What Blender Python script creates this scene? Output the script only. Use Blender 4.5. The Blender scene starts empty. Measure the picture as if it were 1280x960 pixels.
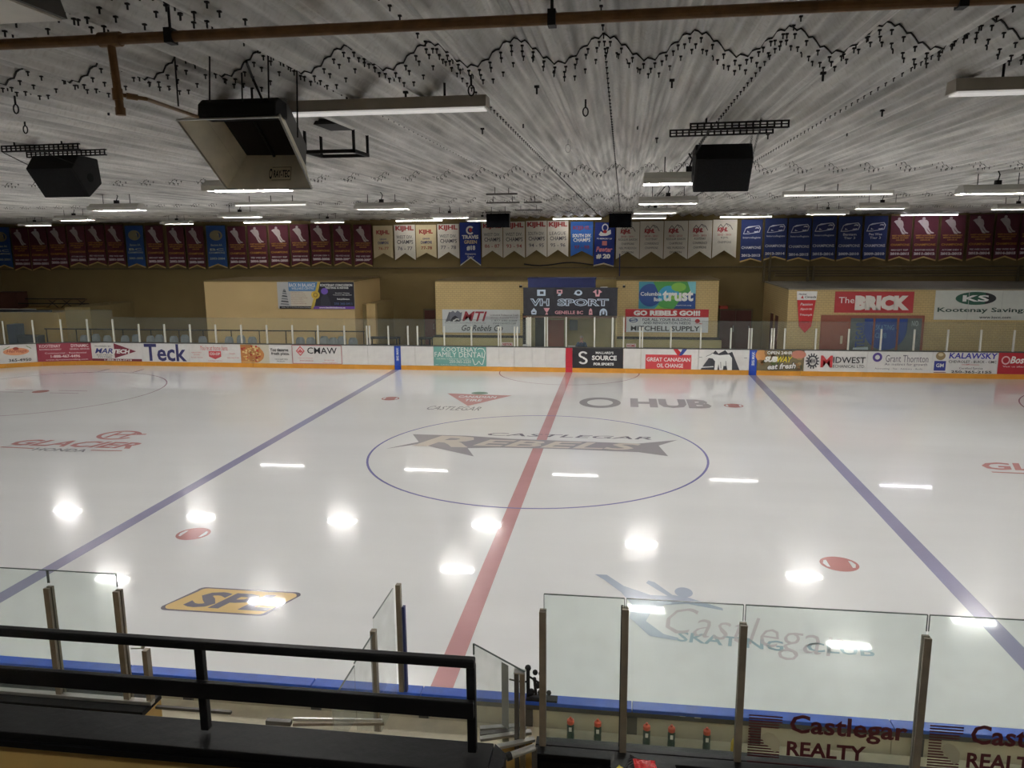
import bpy, bmesh, math, random
import numpy as np
from mathutils import Vector, Matrix
random.seed(7)
S = bpy.context.scene
COL = S.collection

# ------------------------------------------------------------------ camera, world, exposure
CX, CY, CZ = 2.2352, -20.673, 5.734
YAW, PITCH, ROLL, FPX = .1394, -.1817, -.0077, 978.61
_cy, _sy, _cp, _sp = math.cos(YAW), math.sin(YAW), math.cos(PITCH), math.sin(PITCH)
FW = Vector((-_sy*_cp, _cy*_cp, _sp)); R0 = Vector((_cy, _sy, 0)); U0 = R0.cross(FW)
RT = math.cos(ROLL)*R0+math.sin(ROLL)*U0; UP = -math.sin(ROLL)*R0+math.cos(ROLL)*U0
CAM = Vector((CX, CY, CZ))
cam = bpy.data.cameras.new('camera'); cam.sensor_width = 36; cam.lens = FPX/1280*36
cam.clip_start = .05; cam.clip_end = 300
camo = bpy.data.objects.new('camera', cam); COL.objects.link(camo)
camo.matrix_world = Matrix(((RT.x, UP.x, -FW.x, CX), (RT.y, UP.y, -FW.y, CY), (RT.z, UP.z, -FW.z, CZ), (0, 0, 0, 1)))
S.camera = camo
w = bpy.data.worlds.new('hall_air'); S.world = w; w.use_nodes = True
w.node_tree.nodes['Background'].inputs[0].default_value = (.9, .95, 1, 1)
w.node_tree.nodes['Background'].inputs[1].default_value = .02
S.view_settings.view_transform = 'Standard'; S.view_settings.look = 'None'
S.view_settings.gamma = 1; S.view_settings.use_curve_mapping = False
S.view_settings.exposure = 1.55
BAY_E, STRIP_E, DIM_E = 50.0, 6.5, 1.6      # strength of the hooded bays, of the wall strips, of the weak strips
WARM = (1.0, .985, .97)

# measured points: a pixel of the 1280x960 photograph carried on to a real plane of the hall
def ray(px, py): return (px-640)/FPX*RT-(py-480)/FPX*UP+FW
def onz(px, py, z):
    d = ray(px, py); return CAM+d*((z-CZ)/d.z)
def ony(px, py, y):
    d = ray(px, py); return CAM+d*((y-CY)/d.y)
def pj(p):
    d = Vector(p)-CAM; k = d.dot(FW); return 640+FPX*d.dot(RT)/k, 480-FPX*d.dot(UP)/k

# ------------------------------------------------------------------ materials
MATS = {}
def srgb(c):
    return tuple(((v/255)/12.92 if v/255 <= .04045 else ((v/255+.055)/1.055)**2.4) for v in c)
def mat(name, c, rough=.6, metal=0, var=.08, scale=6, bump=0, emit=0, ecol=None, stretch=(1, 1, 1), coat=0, spec=None, rvar=0):
    if name in MATS: return MATS[name]
    m = bpy.data.materials.new(name); m.use_nodes = True; nt = m.node_tree; b = nt.nodes['Principled BSDF']
    col = srgb(c)
    tc = nt.nodes.new('ShaderNodeTexCoord'); mp = nt.nodes.new('ShaderNodeMapping'); mp.inputs['Scale'].default_value = stretch
    nz = nt.nodes.new('ShaderNodeTexNoise'); nz.inputs['Scale'].default_value = scale; nz.inputs['Detail'].default_value = 5
    nt.links.new(tc.outputs['Object'], mp.inputs[0]); nt.links.new(mp.outputs[0], nz.inputs['Vector'])
    mr = nt.nodes.new('ShaderNodeMapRange'); mr.inputs[1].default_value = .3; mr.inputs[2].default_value = .7
    mr.inputs[3].default_value = 1-var; mr.inputs[4].default_value = 1+var
    nt.links.new(nz.outputs[0], mr.inputs[0])
    hs = nt.nodes.new('ShaderNodeHueSaturation'); hs.inputs['Color'].default_value = (*col, 1)
    nt.links.new(mr.outputs[0], hs.inputs['Value']); nt.links.new(hs.outputs[0], b.inputs['Base Color'])
    b.inputs['Roughness'].default_value = rough; b.inputs['Metallic'].default_value = metal
    if coat: b.inputs['Coat Weight'].default_value = coat
    if spec is not None: b.inputs['Specular IOR Level'].default_value = spec
    if rvar:
        r2 = nt.nodes.new('ShaderNodeMapRange'); r2.inputs[1].default_value = .3; r2.inputs[2].default_value = .7
        r2.inputs[3].default_value = max(0, rough-rvar); r2.inputs[4].default_value = rough+rvar
        nt.links.new(nz.outputs[0], r2.inputs[0]); nt.links.new(r2.outputs[0], b.inputs['Roughness'])
    if bump:
        bp = nt.nodes.new('ShaderNodeBump'); bp.inputs['Strength'].default_value = bump; bp.inputs['Distance'].default_value = .02
        nt.links.new(nz.outputs[0], bp.inputs['Height']); nt.links.new(bp.outputs[0], b.inputs['Normal'])
    if emit:
        b.inputs['Emission Color'].default_value = (*(ecol or WARM), 1); b.inputs['Emission Strength'].default_value = emit
    MATS[name] = m; return m

def ice_mat(name, c, var=.03):
    """painted ice: matt colour under a wet, faintly rippled gloss"""
    if name in MATS: return MATS[name]
    m = bpy.data.materials.new(name); m.use_nodes = True; nt = m.node_tree; b = nt.nodes['Principled BSDF']
    ge = nt.nodes.new('ShaderNodeNewGeometry')
    def noise(sc, scale, det=4):
        mp = nt.nodes.new('ShaderNodeMapping'); mp.inputs['Scale'].default_value = sc
        nz = nt.nodes.new('ShaderNodeTexNoise'); nz.inputs['Scale'].default_value = scale; nz.inputs['Detail'].default_value = det
        nt.links.new(ge.outputs['Position'], mp.inputs[0]); nt.links.new(mp.outputs[0], nz.inputs['Vector']); return nz
    n1 = noise((.25, 1, 1), .7); n2 = noise((.5, 2.2, 1), 1.3, 3); n3 = noise((1, 1, 1), .25, 2)
    mr = nt.nodes.new('ShaderNodeMapRange'); mr.inputs[1].default_value = .3; mr.inputs[2].default_value = .7
    mr.inputs[3].default_value = 1-var; mr.inputs[4].default_value = 1+var
    nt.links.new(n1.outputs[0], mr.inputs[0])
    hs = nt.nodes.new('ShaderNodeHueSaturation'); hs.inputs['Color'].default_value = (*srgb(c), 1)
    nt.links.new(mr.outputs[0], hs.inputs['Value']); nt.links.new(hs.outputs[0], b.inputs['Base Color'])
    r2 = nt.nodes.new('ShaderNodeMapRange'); r2.inputs[1].default_value = .35; r2.inputs[2].default_value = .65
    r2.inputs[3].default_value = .13; r2.inputs[4].default_value = .2
    nt.links.new(n3.outputs[0], r2.inputs[0]); nt.links.new(r2.outputs[0], b.inputs['Roughness'])
    b.inputs['IOR'].default_value = 1.31; b.inputs['Specular IOR Level'].default_value = .18; b.inputs['Coat Weight'].default_value = .7; b.inputs['Coat Roughness'].default_value = .035; b.inputs['Coat IOR'].default_value = 1.31
    bp = nt.nodes.new('ShaderNodeBump'); bp.inputs['Strength'].default_value = .35; bp.inputs['Distance'].default_value = .004
    nt.links.new(n2.outputs[0], bp.inputs['Height']); nt.links.new(bp.outputs[0], b.inputs['Normal'])
    MATS[name] = m; return m

def glass_mat(name, tint=(.955, .975, .965), haze=.03, gloss=.9):
    m = bpy.data.materials.new(name); m.use_nodes = True; nt = m.node_tree; nt.nodes.clear()
    o = nt.nodes.new('ShaderNodeOutputMaterial'); t = nt.nodes.new('ShaderNodeBsdfTransparent'); t.inputs[0].default_value = (*tint, 1)
    g = nt.nodes.new('ShaderNodeBsdfGlossy'); g.inputs['Roughness'].default_value = .03; g.inputs[0].default_value = (gloss, gloss, gloss, 1)
    d = nt.nodes.new('ShaderNodeBsdfDiffuse'); d.inputs[0].default_value = (.72, .8, .76, 1)
    nz = nt.nodes.new('ShaderNodeTexNoise'); nz.inputs['Scale'].default_value = 5; nz.inputs['Detail'].default_value = 6
    tc = nt.nodes.new('ShaderNodeTexCoord'); nt.links.new(tc.outputs['Object'], nz.inputs['Vector'])
    mr = nt.nodes.new('ShaderNodeMapRange'); mr.inputs[1].default_value = .3; mr.inputs[2].default_value = .75
    mr.inputs[3].default_value = haze*.6; mr.inputs[4].default_value = haze*1.6; nt.links.new(nz.outputs[0], mr.inputs[0])
    m1 = nt.nodes.new('ShaderNodeMixShader'); nt.links.new(mr.outputs[0], m1.inputs[0]); nt.links.new(t.outputs[0], m1.inputs[1]); nt.links.new(d.outputs[0], m1.inputs[2])
    f0 = nt.nodes.new('ShaderNodeFresnel'); f0.inputs[0].default_value = 1.3; gm = nt.nodes.new('ShaderNodeNewGeometry'); f = nt.nodes.new('ShaderNodeMath'); f.operation = 'MULTIPLY'; iv = nt.nodes.new('ShaderNodeMath'); iv.operation = 'SUBTRACT'; iv.inputs[0].default_value = 1; nt.links.new(gm.outputs['Backfacing'], iv.inputs[1]); nt.links.new(iv.outputs[0], f.inputs[0]); nt.links.new(f0.outputs[0], f.inputs[1])
    m2 = nt.nodes.new('ShaderNodeMixShader'); nt.links.new(f.outputs[0], m2.inputs[0]); nt.links.new(m1.outputs[0], m2.inputs[1]); nt.links.new(g.outputs[0], m2.inputs[2])
    nt.links.new(m2.outputs[0], o.inputs[0]); MATS[name] = m; return m

def block_mat(name, c, mortar):
    m = mat(name, c, .75, var=.05, scale=2.5); nt = m.node_tree; b = nt.nodes['Principled BSDF']
    tc = nt.nodes.new('ShaderNodeTexCoord'); sp = nt.nodes.new('ShaderNodeSeparateXYZ'); cb = nt.nodes.new('ShaderNodeCombineXYZ')
    nt.links.new(tc.outputs['Object'], sp.inputs[0])
    ad = nt.nodes.new('ShaderNodeMath'); ad.operation = 'ADD'
    nt.links.new(sp.outputs[0], ad.inputs[0]); nt.links.new(sp.outputs[1], ad.inputs[1])
    nt.links.new(ad.outputs[0], cb.inputs[0]); nt.links.new(sp.outputs[2], cb.inputs[1])
    br = nt.nodes.new('ShaderNodeTexBrick'); br.inputs['Scale'].default_value = 1; br.inputs['Brick Width'].default_value = .2
    br.inputs['Row Height'].default_value = .1; br.inputs['Mortar Size'].default_value = .008
    src = b.inputs['Base Color'].links[0].from_socket
    nt.links.new(cb.outputs[0], br.inputs['Vector']); nt.links.new(src, br.inputs['Color1']); nt.links.new(src, br.inputs['Color2'])
    br.inputs['Mortar'].default_value = (*srgb(mortar), 1); nt.links.new(br.outputs['Color'], b.inputs['Base Color'])
    bp = nt.nodes.new('ShaderNodeBump'); bp.inputs['Strength'].default_value = .5; bp.inputs['Distance'].default_value = .01; bp.invert = True
    nt.links.new(br.outputs['Fac'], bp.inputs['Height']); nt.links.new(bp.outputs[0], b.inputs['Normal']); return m

M_ice = ice_mat('ice', (232, 233, 233)); M_iceblue = ice_mat('ice_blue_paint', (158, 156, 184), .07); M_icered = ice_mat('ice_red_paint', (200, 154, 156), .08)
M_icecirc = ice_mat('ice_circle_paint', (134, 132, 180)); M_icedot = ice_mat('ice_dot_paint', (190, 136, 134), .1); M_icethin = ice_mat('ice_thin_line_paint', (170, 140, 150))
M_icegrey = ice_mat('ice_grey_print', (164, 161, 165)); M_icetan = ice_mat('ice_tan_print', (184, 174, 168)); M_iceyel = ice_mat('ice_yellow_print', (226, 196, 138))
M_icedk = ice_mat('ice_dark_print', (128, 124, 134)); M_iceteal = ice_mat('ice_teal_print', (164, 186, 196)); M_icegreen = ice_mat('ice_green_print', (130, 150, 132)); M_iceline = ice_mat('ice_logo_red', (204, 152, 150))
M_iceskate = ice_mat('ice_skater_print', (178, 188, 204)); M_icescript = ice_mat('ice_script_print', (206, 196, 200))
M_white = mat('white_paint', (226, 224, 218), .5, var=.03); M_board = mat('white_board_plastic', (222, 220, 216), .35, var=.05, scale=4, bump=.05)
M_yellow = mat('yellow_kick_plastic', (214, 150, 52), .4, var=.08, scale=3); M_bluecap = mat('blue_cap_plastic', (38, 84, 186), .4, var=.15, scale=7)
M_redpost = mat('red_post_plastic', (188, 40, 58), .4); M_bluepost = mat('blue_post_plastic', (36, 74, 178), .4)
M_post = mat('white_stanchion', (214, 212, 200), .4, var=.03); M_bronze = mat('weathered_aluminium_post', (126, 116, 100), .45, .35, var=.12, scale=9)
M_alu = mat('bright_aluminium', (190, 190, 186), .3, .85, var=.1, scale=8, stretch=(1, 6, 6)); M_black = mat('black_gloss_paint', (4, 4, 5), .5, var=.3, scale=12, bump=.15, spec=.22)
M_blackmatt = mat('black_matt', (12, 12, 14), .75, var=.2); M_charcoal = mat('charcoal_cloth', (46, 46, 52), .8, var=.15)
M_galv = mat('grey_galvanised_steel', (92, 90, 86), .5, .5); M_hood = mat('white_lamp_hood', (200, 198, 190), .5, var=.03)
M_rust = mat('brown_painted_pipe', (122, 88, 50), .5, .1, var=.2, scale=14); M_bolt = mat('dark_bolt_steel', (26, 24, 24), .6, .4)
M_tan = mat('tan_painted_plywood', (176, 146, 84), .6, var=.07, scale=1.6); M_khaki = mat('khaki_board_back', (196, 188, 164), .6, var=.08)
M_olive = mat('olive_wall_paint', (124, 106, 66), .8, var=.05, scale=.7); M_girt = mat('olive_girt_paint', (94, 82, 56), .7)
M_block = block_mat('tan_block_wall', (196, 172, 120), (166, 146, 102)); M_smooth = mat('tan_panel_wall', (198, 172, 122), .75, var=.03, scale=.8)
M_blockdk = mat('shaded_tan_side_wall', (150, 132, 88), .8, var=.05); M_roof = mat('grey_flat_roof', (132, 126, 112), .8, var=.1, scale=1.2)  # side walls: darker copy of the tan, their shade put into the colour
M_door = mat('dark_red_door', (92, 44, 34), .5, var=.08); M_doorred = mat('red_brown_door', (146, 84, 66), .5, var=.06)
M_concrete = mat('grey_concrete', (128, 124, 116), .8, var=.1, scale=1.5, bump=.1); M_lowwall = mat('khaki_low_wall', (164, 152, 108), .7, var=.04, scale=1)
M_glass = glass_mat('rink_glass', (.935, .97, .955), haze=.03); M_farglass = glass_mat('far_rink_glass', (.95, .965, .96), haze=.035, gloss=.6); M_dirty = glass_mat('scuffed_glass', (.95, .96, .95), haze=.1)
M_edge = mat('dark_glass_edge', (52, 66, 62), .3); M_seat = mat('grey_blue_seat_shell', (136, 142, 142), .5); M_navy = mat('navy_paint', (30, 40, 92), .6)
M_windk = mat('dim_window_glass', (104, 112, 112), .15, var=.1); M_tube = mat('lit_bay_tubes', (255, 250, 240), .4, emit=BAY_E); M_strip = mat('lit_strip_tubes', (255, 250, 240), .4, emit=STRIP_E)
M_stripcool = mat('lit_cool_strip_tubes', (250, 245, 255), .4, emit=STRIP_E, ecol=(.93, .9, 1)); M_dim = mat('weak_strip_lens', (235, 230, 220), .4, emit=.25)
INK = {}
def ink(c, rough=.5):
    k = 'print_%02x%02x%02x' % c
    return mat(k, c, rough, var=.03)
WHT, BLK, RED, MAROON, GOLD, NAVY, RBLUE = (232, 232, 228), (28, 28, 32), (190, 44, 48), (92, 26, 40), (214, 160, 60), (34, 50, 110), (36, 84, 168)

# ------------------------------------------------------------------ mesh building
class MB:
    def __init__(s): s.v = []; s.f = []; s.m = []
    def add(s, v, f, mi=0):
        o = len(s.v); s.v += [tuple(p) for p in v]; s.f += [tuple(i+o for i in q) for q in f]; s.m += [mi]*len(f); return s
    def box(s, x0, y0, z0, x1, y1, z1, mi=0):
        v = [(x0, y0, z0), (x1, y0, z0), (x1, y1, z0), (x0, y1, z0), (x0, y0, z1), (x1, y0, z1), (x1, y1, z1), (x0, y1, z1)]
        return s.add(v, [(0, 3, 2, 1), (4, 5, 6, 7), (0, 1, 5, 4), (1, 2, 6, 5), (2, 3, 7, 6), (3, 0, 4, 7)], mi)
    def tube(s, pts, r, n=8, mi=0, caps=True):
        pts = [Vector(p) for p in pts]; rs = r if isinstance(r, (list, tuple)) else [r]*len(pts)
        v = []; f = []; prev = None
        for i, p in enumerate(pts):
            t = (pts[min(i+1, len(pts)-1)]-pts[max(i-1, 0)]).normalized()
            if prev is None:
                a = Vector((0, 0, 1)) if abs(t.z) < .9 else Vector((1, 0, 0)); u = t.cross(a).normalized()
            else: u = (prev-t*prev.dot(t)).normalized()
            prev = u; q = t.cross(u)
            for k in range(n):
                a = 2*math.pi*(k+.5)/n; v.append(p+(u*math.cos(a)+q*math.sin(a))*rs[i])
        for i in range(len(pts)-1):
            for k in range(n):
                a, b = i*n+k, i*n+(k+1) % n; f.append((a, b, b+n, a+n))
        if caps: f.append(tuple(range(n))[::-1]); f.append(tuple(range((len(pts)-1)*n, len(pts)*n)))
        return s.add(v, f, mi)
    def prism(s, prof, a0, a1, axis='x', mi=0):
        """profile polygon extruded along an axis (profile in the two remaining axes, in order)"""
        def P(u, w, a): return {'x': (a, u, w), 'y': (u, a, w), 'z': (u, w, a)}[axis]
        n = len(prof); v = [P(u, w, a0) for u, w in prof]+[P(u, w, a1) for u, w in prof]
        f = [tuple(range(n))[::-1], tuple(range(n, 2*n))]+[(i, (i+1) % n, (i+1) % n+n, i+n) for i in range(n)]
        return s.add(v, f, mi)
    def lathe(s, prof, n=14, c=(0, 0, 0), mi=0):
        v = []; f = []
        for r, z in prof:
            for k in range(n):
                a = 2*math.pi*k/n; v.append((c[0]+r*math.cos(a), c[1]+r*math.sin(a), c[2]+z))
        for i in range(len(prof)-1):
            for k in range(n):
                a, b = i*n+k, i*n+(k+1) % n; f.append((a, b, b+n, a+n))
        f.append(tuple(range(n))[::-1]); f.append(tuple(range((len(prof)-1)*n, len(prof)*n)))
        return s.add(v, f, mi)
    def mesh(s, name, mats, smooth=False):
        me = bpy.data.meshes.new(name); me.from_pydata(s.v, [], s.f)
        for m in (mats if isinstance(mats, (list, tuple)) else [mats]): me.materials.append(m)
        if len(me.materials) > 1: me.polygons.foreach_set('material_index', s.m)
        if smooth: me.polygons.foreach_set('use_smooth', [True]*len(me.polygons))
        me.update(); bm = bmesh.new(); bm.from_mesh(me); bmesh.ops.recalc_face_normals(bm, faces=bm.faces); bm.to_mesh(me); bm.free()
        return me
    def obj(s, name, mats, parent=None, loc=(0, 0, 0), rot=(0, 0, 0), smooth=False, bevel=0):
        return link(name, s.mesh(name, mats, smooth), parent, loc, rot, bevel)
def link(name, me, parent=None, loc=(0, 0, 0), rot=(0, 0, 0), bevel=0):
    o = bpy.data.objects.new(name, me); COL.objects.link(o); o.location = loc; o.rotation_euler = rot
    if parent: o.parent = parent
    if bevel:
        b = o.modifiers.new('bevel', 'BEVEL'); b.width = bevel; b.segments = 2; b.limit_method = 'ANGLE'
    return o
def tag(o, label=None, cat=None, group=None, kind=None):
    if label: o['label'] = label
    if cat: o['category'] = cat
    if group: o['group'] = group
    if kind: o['kind'] = kind
    return o
def empty(name, loc, label=None, cat=None, group=None, rot=(0, 0, 0), kind=None):
    o = bpy.data.objects.new(name, None); COL.objects.link(o); o.location = loc; o.rotation_euler = rot; o.empty_display_size = .2
    return tag(o, label, cat, group, kind)
def box(name, x0, y0, z0, x1, y1, z1, m, parent=None, bevel=0, origin=None):
    c = Vector(((x0+x1)/2, (y0+y1)/2, min(z0, z1))) if origin is None else Vector(origin)
    b = MB().box(x0-c.x, y0-c.y, z0-c.z, x1-c.x, y1-c.y, z1-c.z)
    return b.obj(name, m, parent, c, bevel=bevel)
def copy_tree(o, parent=None):
    c = o.copy(); COL.objects.link(c)
    if parent: c.parent = parent
    for ch in list(o.children): copy_tree(ch, c)
    return c
ORD = ['first', 'second', 'third', 'fourth', 'fifth', 'sixth', 'seventh', 'eighth', 'ninth', 'tenth', 'eleventh', 'twelfth', 'thirteenth', 'fourteenth', 'fifteenth', 'sixteenth', 'seventeenth', 'eighteenth', 'nineteenth', 'twentieth']
ORD += ['twenty-'+w for w in ORD[:9]]+['thirtieth']+['thirty-'+w for w in ORD[:9]]+['fortieth']

# ------------------------------------------------------------------ flat print: lettering and shapes on signs, boards, banners, ice
TX = {}
def textgeo(s, bold=0, shear=0, space=1.0):
    k = (s, bold, shear, space)
    if k in TX: return TX[k]
    c = bpy.data.curves.new('lettering', 'FONT'); c.body = s; c.resolution_u = 2; c.offset = bold; c.shear = shear; c.space_character = space
    c.fill_mode = 'FRONT'; c.dimensions = '2D'
    o = bpy.data.objects.new('lettering', c); COL.objects.link(o)
    me = bpy.data.meshes.new_from_object(o)
    v = np.zeros(len(me.vertices)*3); me.vertices.foreach_get('co', v); v = v.reshape(-1, 3)[:, :2]
    f = [tuple(p.vertices) for p in me.polygons]
    bpy.data.objects.remove(o); bpy.data.curves.remove(c); bpy.data.meshes.remove(me)
    lo, hi = v.min(0), v.max(0); v = (v-lo)/(hi-lo)
    TX[k] = (v, f); return TX[k]

class Art:
    """print on a flat panel; u,v run 0..1 from the lower left corner seen from the front (-y side)"""
    def __init__(s, root, W, H, face=0, x0=None, z0=0, step=.0015, warp=None):
        s.root = root; s.W = W; s.H = H; s.x0 = -W/2 if x0 is None else x0; s.z0 = z0; s.n = 0; s.face = face; s.step = step; s.b = {}; s.warp = warp
    def _add(s, kind, pts, faces, m):
        s.n += 1; off = s.face-.0015-s.step*s.n
        key = (kind, m.name)
        if key not in s.b: s.b[key] = (MB(), m)
        V = []
        for u, v in pts:
            x, z = s.x0+u*s.W, s.z0+v*s.H
            y = off+(s.warp(u, v) if s.warp else 0); V.append((x, y, z))
        s.b[key][0].add(V, faces)
    def rect(s, u0, v0, u1, v1, m): s._add('printed_field', [(u0, v0), (u1, v0), (u1, v1), (u0, v1)], [(0, 1, 2, 3)], m); return s
    def poly(s, pts, m, kind='emblem'): s._add(kind, pts, [tuple(range(len(pts)))], m); return s
    def ell(s, cu, cv, ru, rv, m, ring=0, n=28, a0=0, a1=360, kind='emblem'):
        A = [math.radians(a0+(a1-a0)*k/n) for k in range(n+1)]
        if ring:
            o = [(cu+ru*math.cos(a), cv+rv*math.sin(a)) for a in A]; i = [(cu+ru*ring*math.cos(a), cv+rv*ring*math.sin(a)) for a in A]
            s._add(kind, o+i, [(k, k+1, k+n+2, k+n+1) for k in range(n)], m)
        else: s._add(kind, [(cu+ru*math.cos(a), cv+rv*math.sin(a)) for a in A[:-1 if a1-a0 >= 360 else None]], [tuple(range(n if a1-a0 >= 360 else n+1))], m)
        return s
    def line(s, pts, wd, m, kind='emblem'):
        """stroke; wd in metres"""
        for (a, b), (c, d) in zip(pts, pts[1:]):
            dx, dz = (c-a)*s.W, (d-b)*s.H; L = math.hypot(dx, dz) or 1; nx, nz = -dz/L*wd/2/s.W, dx/L*wd/2/s.H
            s._add(kind, [(a+nx, b+nz), (a-nx, b-nz), (c-nx, d-nz), (c+nx, d+nz)], [(0, 1, 2, 3)], m); s.n -= 1
        s.n += 1; return s
    def text(s, t, u0, v0, u1, v1, m, bold=.01, shear=0, space=1.0, rot=0, slope=0):
        if any(c in t for c in 'MWN'): bold = min(bold, .02)      # keep the narrow strokes open
        v, f = textgeo(t, bold, shear, space)
        if rot: p = [(u1-(u1-u0)*b, v0+(v1-v0)*a) for a, b in v]
        else: p = [(u0+(u1-u0)*a, v0+(v1-v0)*b+slope*a) for a, b in v]
        s._add('lettering', p, f, m); return s
    def done(s):
        for (kind, _), (b, m) in s.b.items():
            me = bpy.data.meshes.new(kind); me.from_pydata(b.v, [], b.f); me.materials.append(m); me.update()
            link(kind, me, s.root)
        return s.root

# ------------------------------------------------------------------ the hall
HW, YN, YF, ZC = 34.0, -24.0, 21.3, 6.95
P_, SEAM0 = .575, -15.3
tag(box('floor', -HW, YN, -.35, HW, YF, -.06, M_concrete), kind='structure')
tag(box('wall_far', -HW, YF, -.06, HW, YF+.3, 7.6, M_olive), kind='structure')
tag(box('wall_near', -HW, YN-.3, -.06, HW, YN, 7.6, M_olive), kind='structure')
tag(box('wall_left', -HW-.3, YN, -.06, -HW, YF, 7.6, M_olive), kind='structure')
tag(box('wall_right', HW, YN, -.06, HW+.3, YF, 7.6, M_olive), kind='structure')
ceil = tag(box('ceiling', -HW, YN, 7.35, HW, YF, 7.55, M_galv, origin=(0, 0, 7.35)), kind='structure')

def ceiling_material():
    m = bpy.data.materials.new('corrugated_steel'); m.use_nodes = True; nt = m.node_tree; b = nt.nodes['Principled BSDF']
    ge = nt.nodes.new('ShaderNodeNewGeometry')
    def nz(sc, scale, det):
        mp = nt.nodes.new('ShaderNodeMapping'); mp.inputs['Scale'].default_value = sc; n = nt.nodes.new('ShaderNodeTexNoise')
        n.inputs['Scale'].default_value = scale; n.inputs['Detail'].default_value = det
        nt.links.new(ge.outputs['Position'], mp.inputs[0]); nt.links.new(mp.outputs[0], n.inputs['Vector']); return n
    a = nz((9, .3, 1), 1.6, 6); c = nz((1, 1, 1), .35, 5); d = nz((3, 3, 1), 9, 3)
    r = nt.nodes.new('ShaderNodeValToRGB'); e = r.color_ramp.elements
    e[0].position = .3; e[0].color = (*srgb((158, 158, 156)), 1); e[1].position = .64; e[1].color = (*srgb((232, 231, 228)), 1)
    nt.links.new(a.outputs[0], r.inputs[0])
    r2 = nt.nodes.new('ShaderNodeValToRGB'); e = r2.color_ramp.elements
    e[0].position = .36; e[0].color = (.62, .60, .57, 1); e[1].position = .6; e[1].color = (1, .99, .97, 1)
    nt.links.new(c.outputs[0], r2.inputs[0])
    mx = nt.nodes.new('ShaderNodeMixRGB'); mx.blend_type = 'MULTIPLY'; mx.inputs[0].default_value = .8
    nt.links.new(r.outputs[0], mx.inputs[1]); nt.links.new(r2.outputs[0], mx.inputs[2])
    r3 = nt.nodes.new('ShaderNodeValToRGB'); e = r3.color_ramp.elements
    e[0].position = .3; e[0].color = (.75, .73, .7, 1); e[1].position = .5; e[1].color = (1, 1, 1, 1); nt.links.new(d.outputs[0], r3.inputs[0])
    m2 = nt.nodes.new('ShaderNodeMixRGB'); m2.blend_type = 'MULTIPLY'; m2.inputs[0].default_value = .6
    nt.links.new(mx.outputs[0], m2.inputs[1]); nt.links.new(r3.outputs[0], m2.inputs[2])
    nt.links.new(m2.outputs[0], b.inputs['Base Color']); b.inputs['Roughness'].default_value = .5
    return m
M_ceil = ceiling_material()
NS = 36
def prof(x):
    ph = 2*math.pi*(x-.945)/P_
    return ZC+.078*math.cos(ph)+.013*math.cos(8*ph)
# panels: two corrugations wide, one sheet long; each row of sheets ends in a lapped, bolted seam
seams = [SEAM0-8.8, SEAM0, SEAM0+8.8, SEAM0+17.6, SEAM0+26.4, SEAM0+35.2, YF]
seams[0] = YN
def panel_mesh(L):
    b = MB(); n = NS*2; v = []; f = []
    for j, y in enumerate((0, L+.12)):
        for i in range(n+1):
            x = 2*P_*i/n; v.append((x, y, prof(x+.945-P_)-7.35))
    for i in range(n): f.append((i, i+1, n+2+i, n+1+i))
    k = len(v)
    for i in range(n+1): v.append((v[i][0], 0, v[i][2]))
    for i in range(n+1): v.append((v[i][0], 0, v[i][2]+.014))
    for i in range(n): f.append((k+i, k+n+1+i, k+n+2+i, k+i+1))
    me = bpy.data.meshes.new('ceiling_panel'); me.from_pydata(v, [], f); me.materials.append(M_ceil); me.polygons.foreach_set('use_smooth', [True]*n+[False]*n); me.update(); return me
x_first = .945-P_-2*P_*29
for r in range(6):
    L = seams[r+1]-seams[r]
    if L < .4: continue
    pm = panel_mesh(L)
    for k in range(59):
        link('ceiling_panel', pm, ceil, (x_first+2*P_*k, seams[r], -.006*(r % 2)))
# bolts: T shaped, hanging from the seams, and the dark lap line
BV = np.array([(-.013, -.013, 0), (.013, -.013, 0), (.013, .013, 0), (-.013, .013, 0), (-.013, -.013, -.012), (.013, -.013, -.012), (.013, .013, -.012), (-.013, .013, -.012),
               (-.005, -.005, -.012), (.005, -.005, -.012), (.005, .005, -.012), (-.005, .005, -.012), (-.005, -.005, -.045), (.005, -.005, -.045), (.005, .005, -.045), (-.005, .005, -.045)])
BF = [(0, 1, 5, 4), (1, 2, 6, 5), (2, 3, 7, 6), (3, 0, 4, 7), (4, 5, 6, 7), (8, 9, 13, 12), (9, 10, 14, 13), (10, 11, 15, 14), (11, 8, 12, 15), (12, 13, 14, 15)]
def bolts(points, name, s=1.0):
    pts = np.array(points); n = len(pts)
    v = (pts[:, None, :]+BV[None]*s).reshape(-1, 3); f = (np.array(BF)[None]+(np.arange(n)*16)[:, None, None]).reshape(-1, 4)
    me = bpy.data.meshes.new(name); me.vertices.add(len(v)); me.vertices.foreach_set('co', v.ravel())
    me.loops.add(f.size); me.loops.foreach_set('vertex_index', f.ravel()); me.polygons.add(len(f))
    me.polygons.foreach_set('loop_start', np.arange(0, f.size, 4)); me.polygons.foreach_set('loop_total', np.full(len(f), 4)); me.materials.append(M_bolt); me.update(); me.validate()
    o = link(name, me, ceil, (0, 0, -7.35)); o['kind'] = 'stuff'; return o
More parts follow.
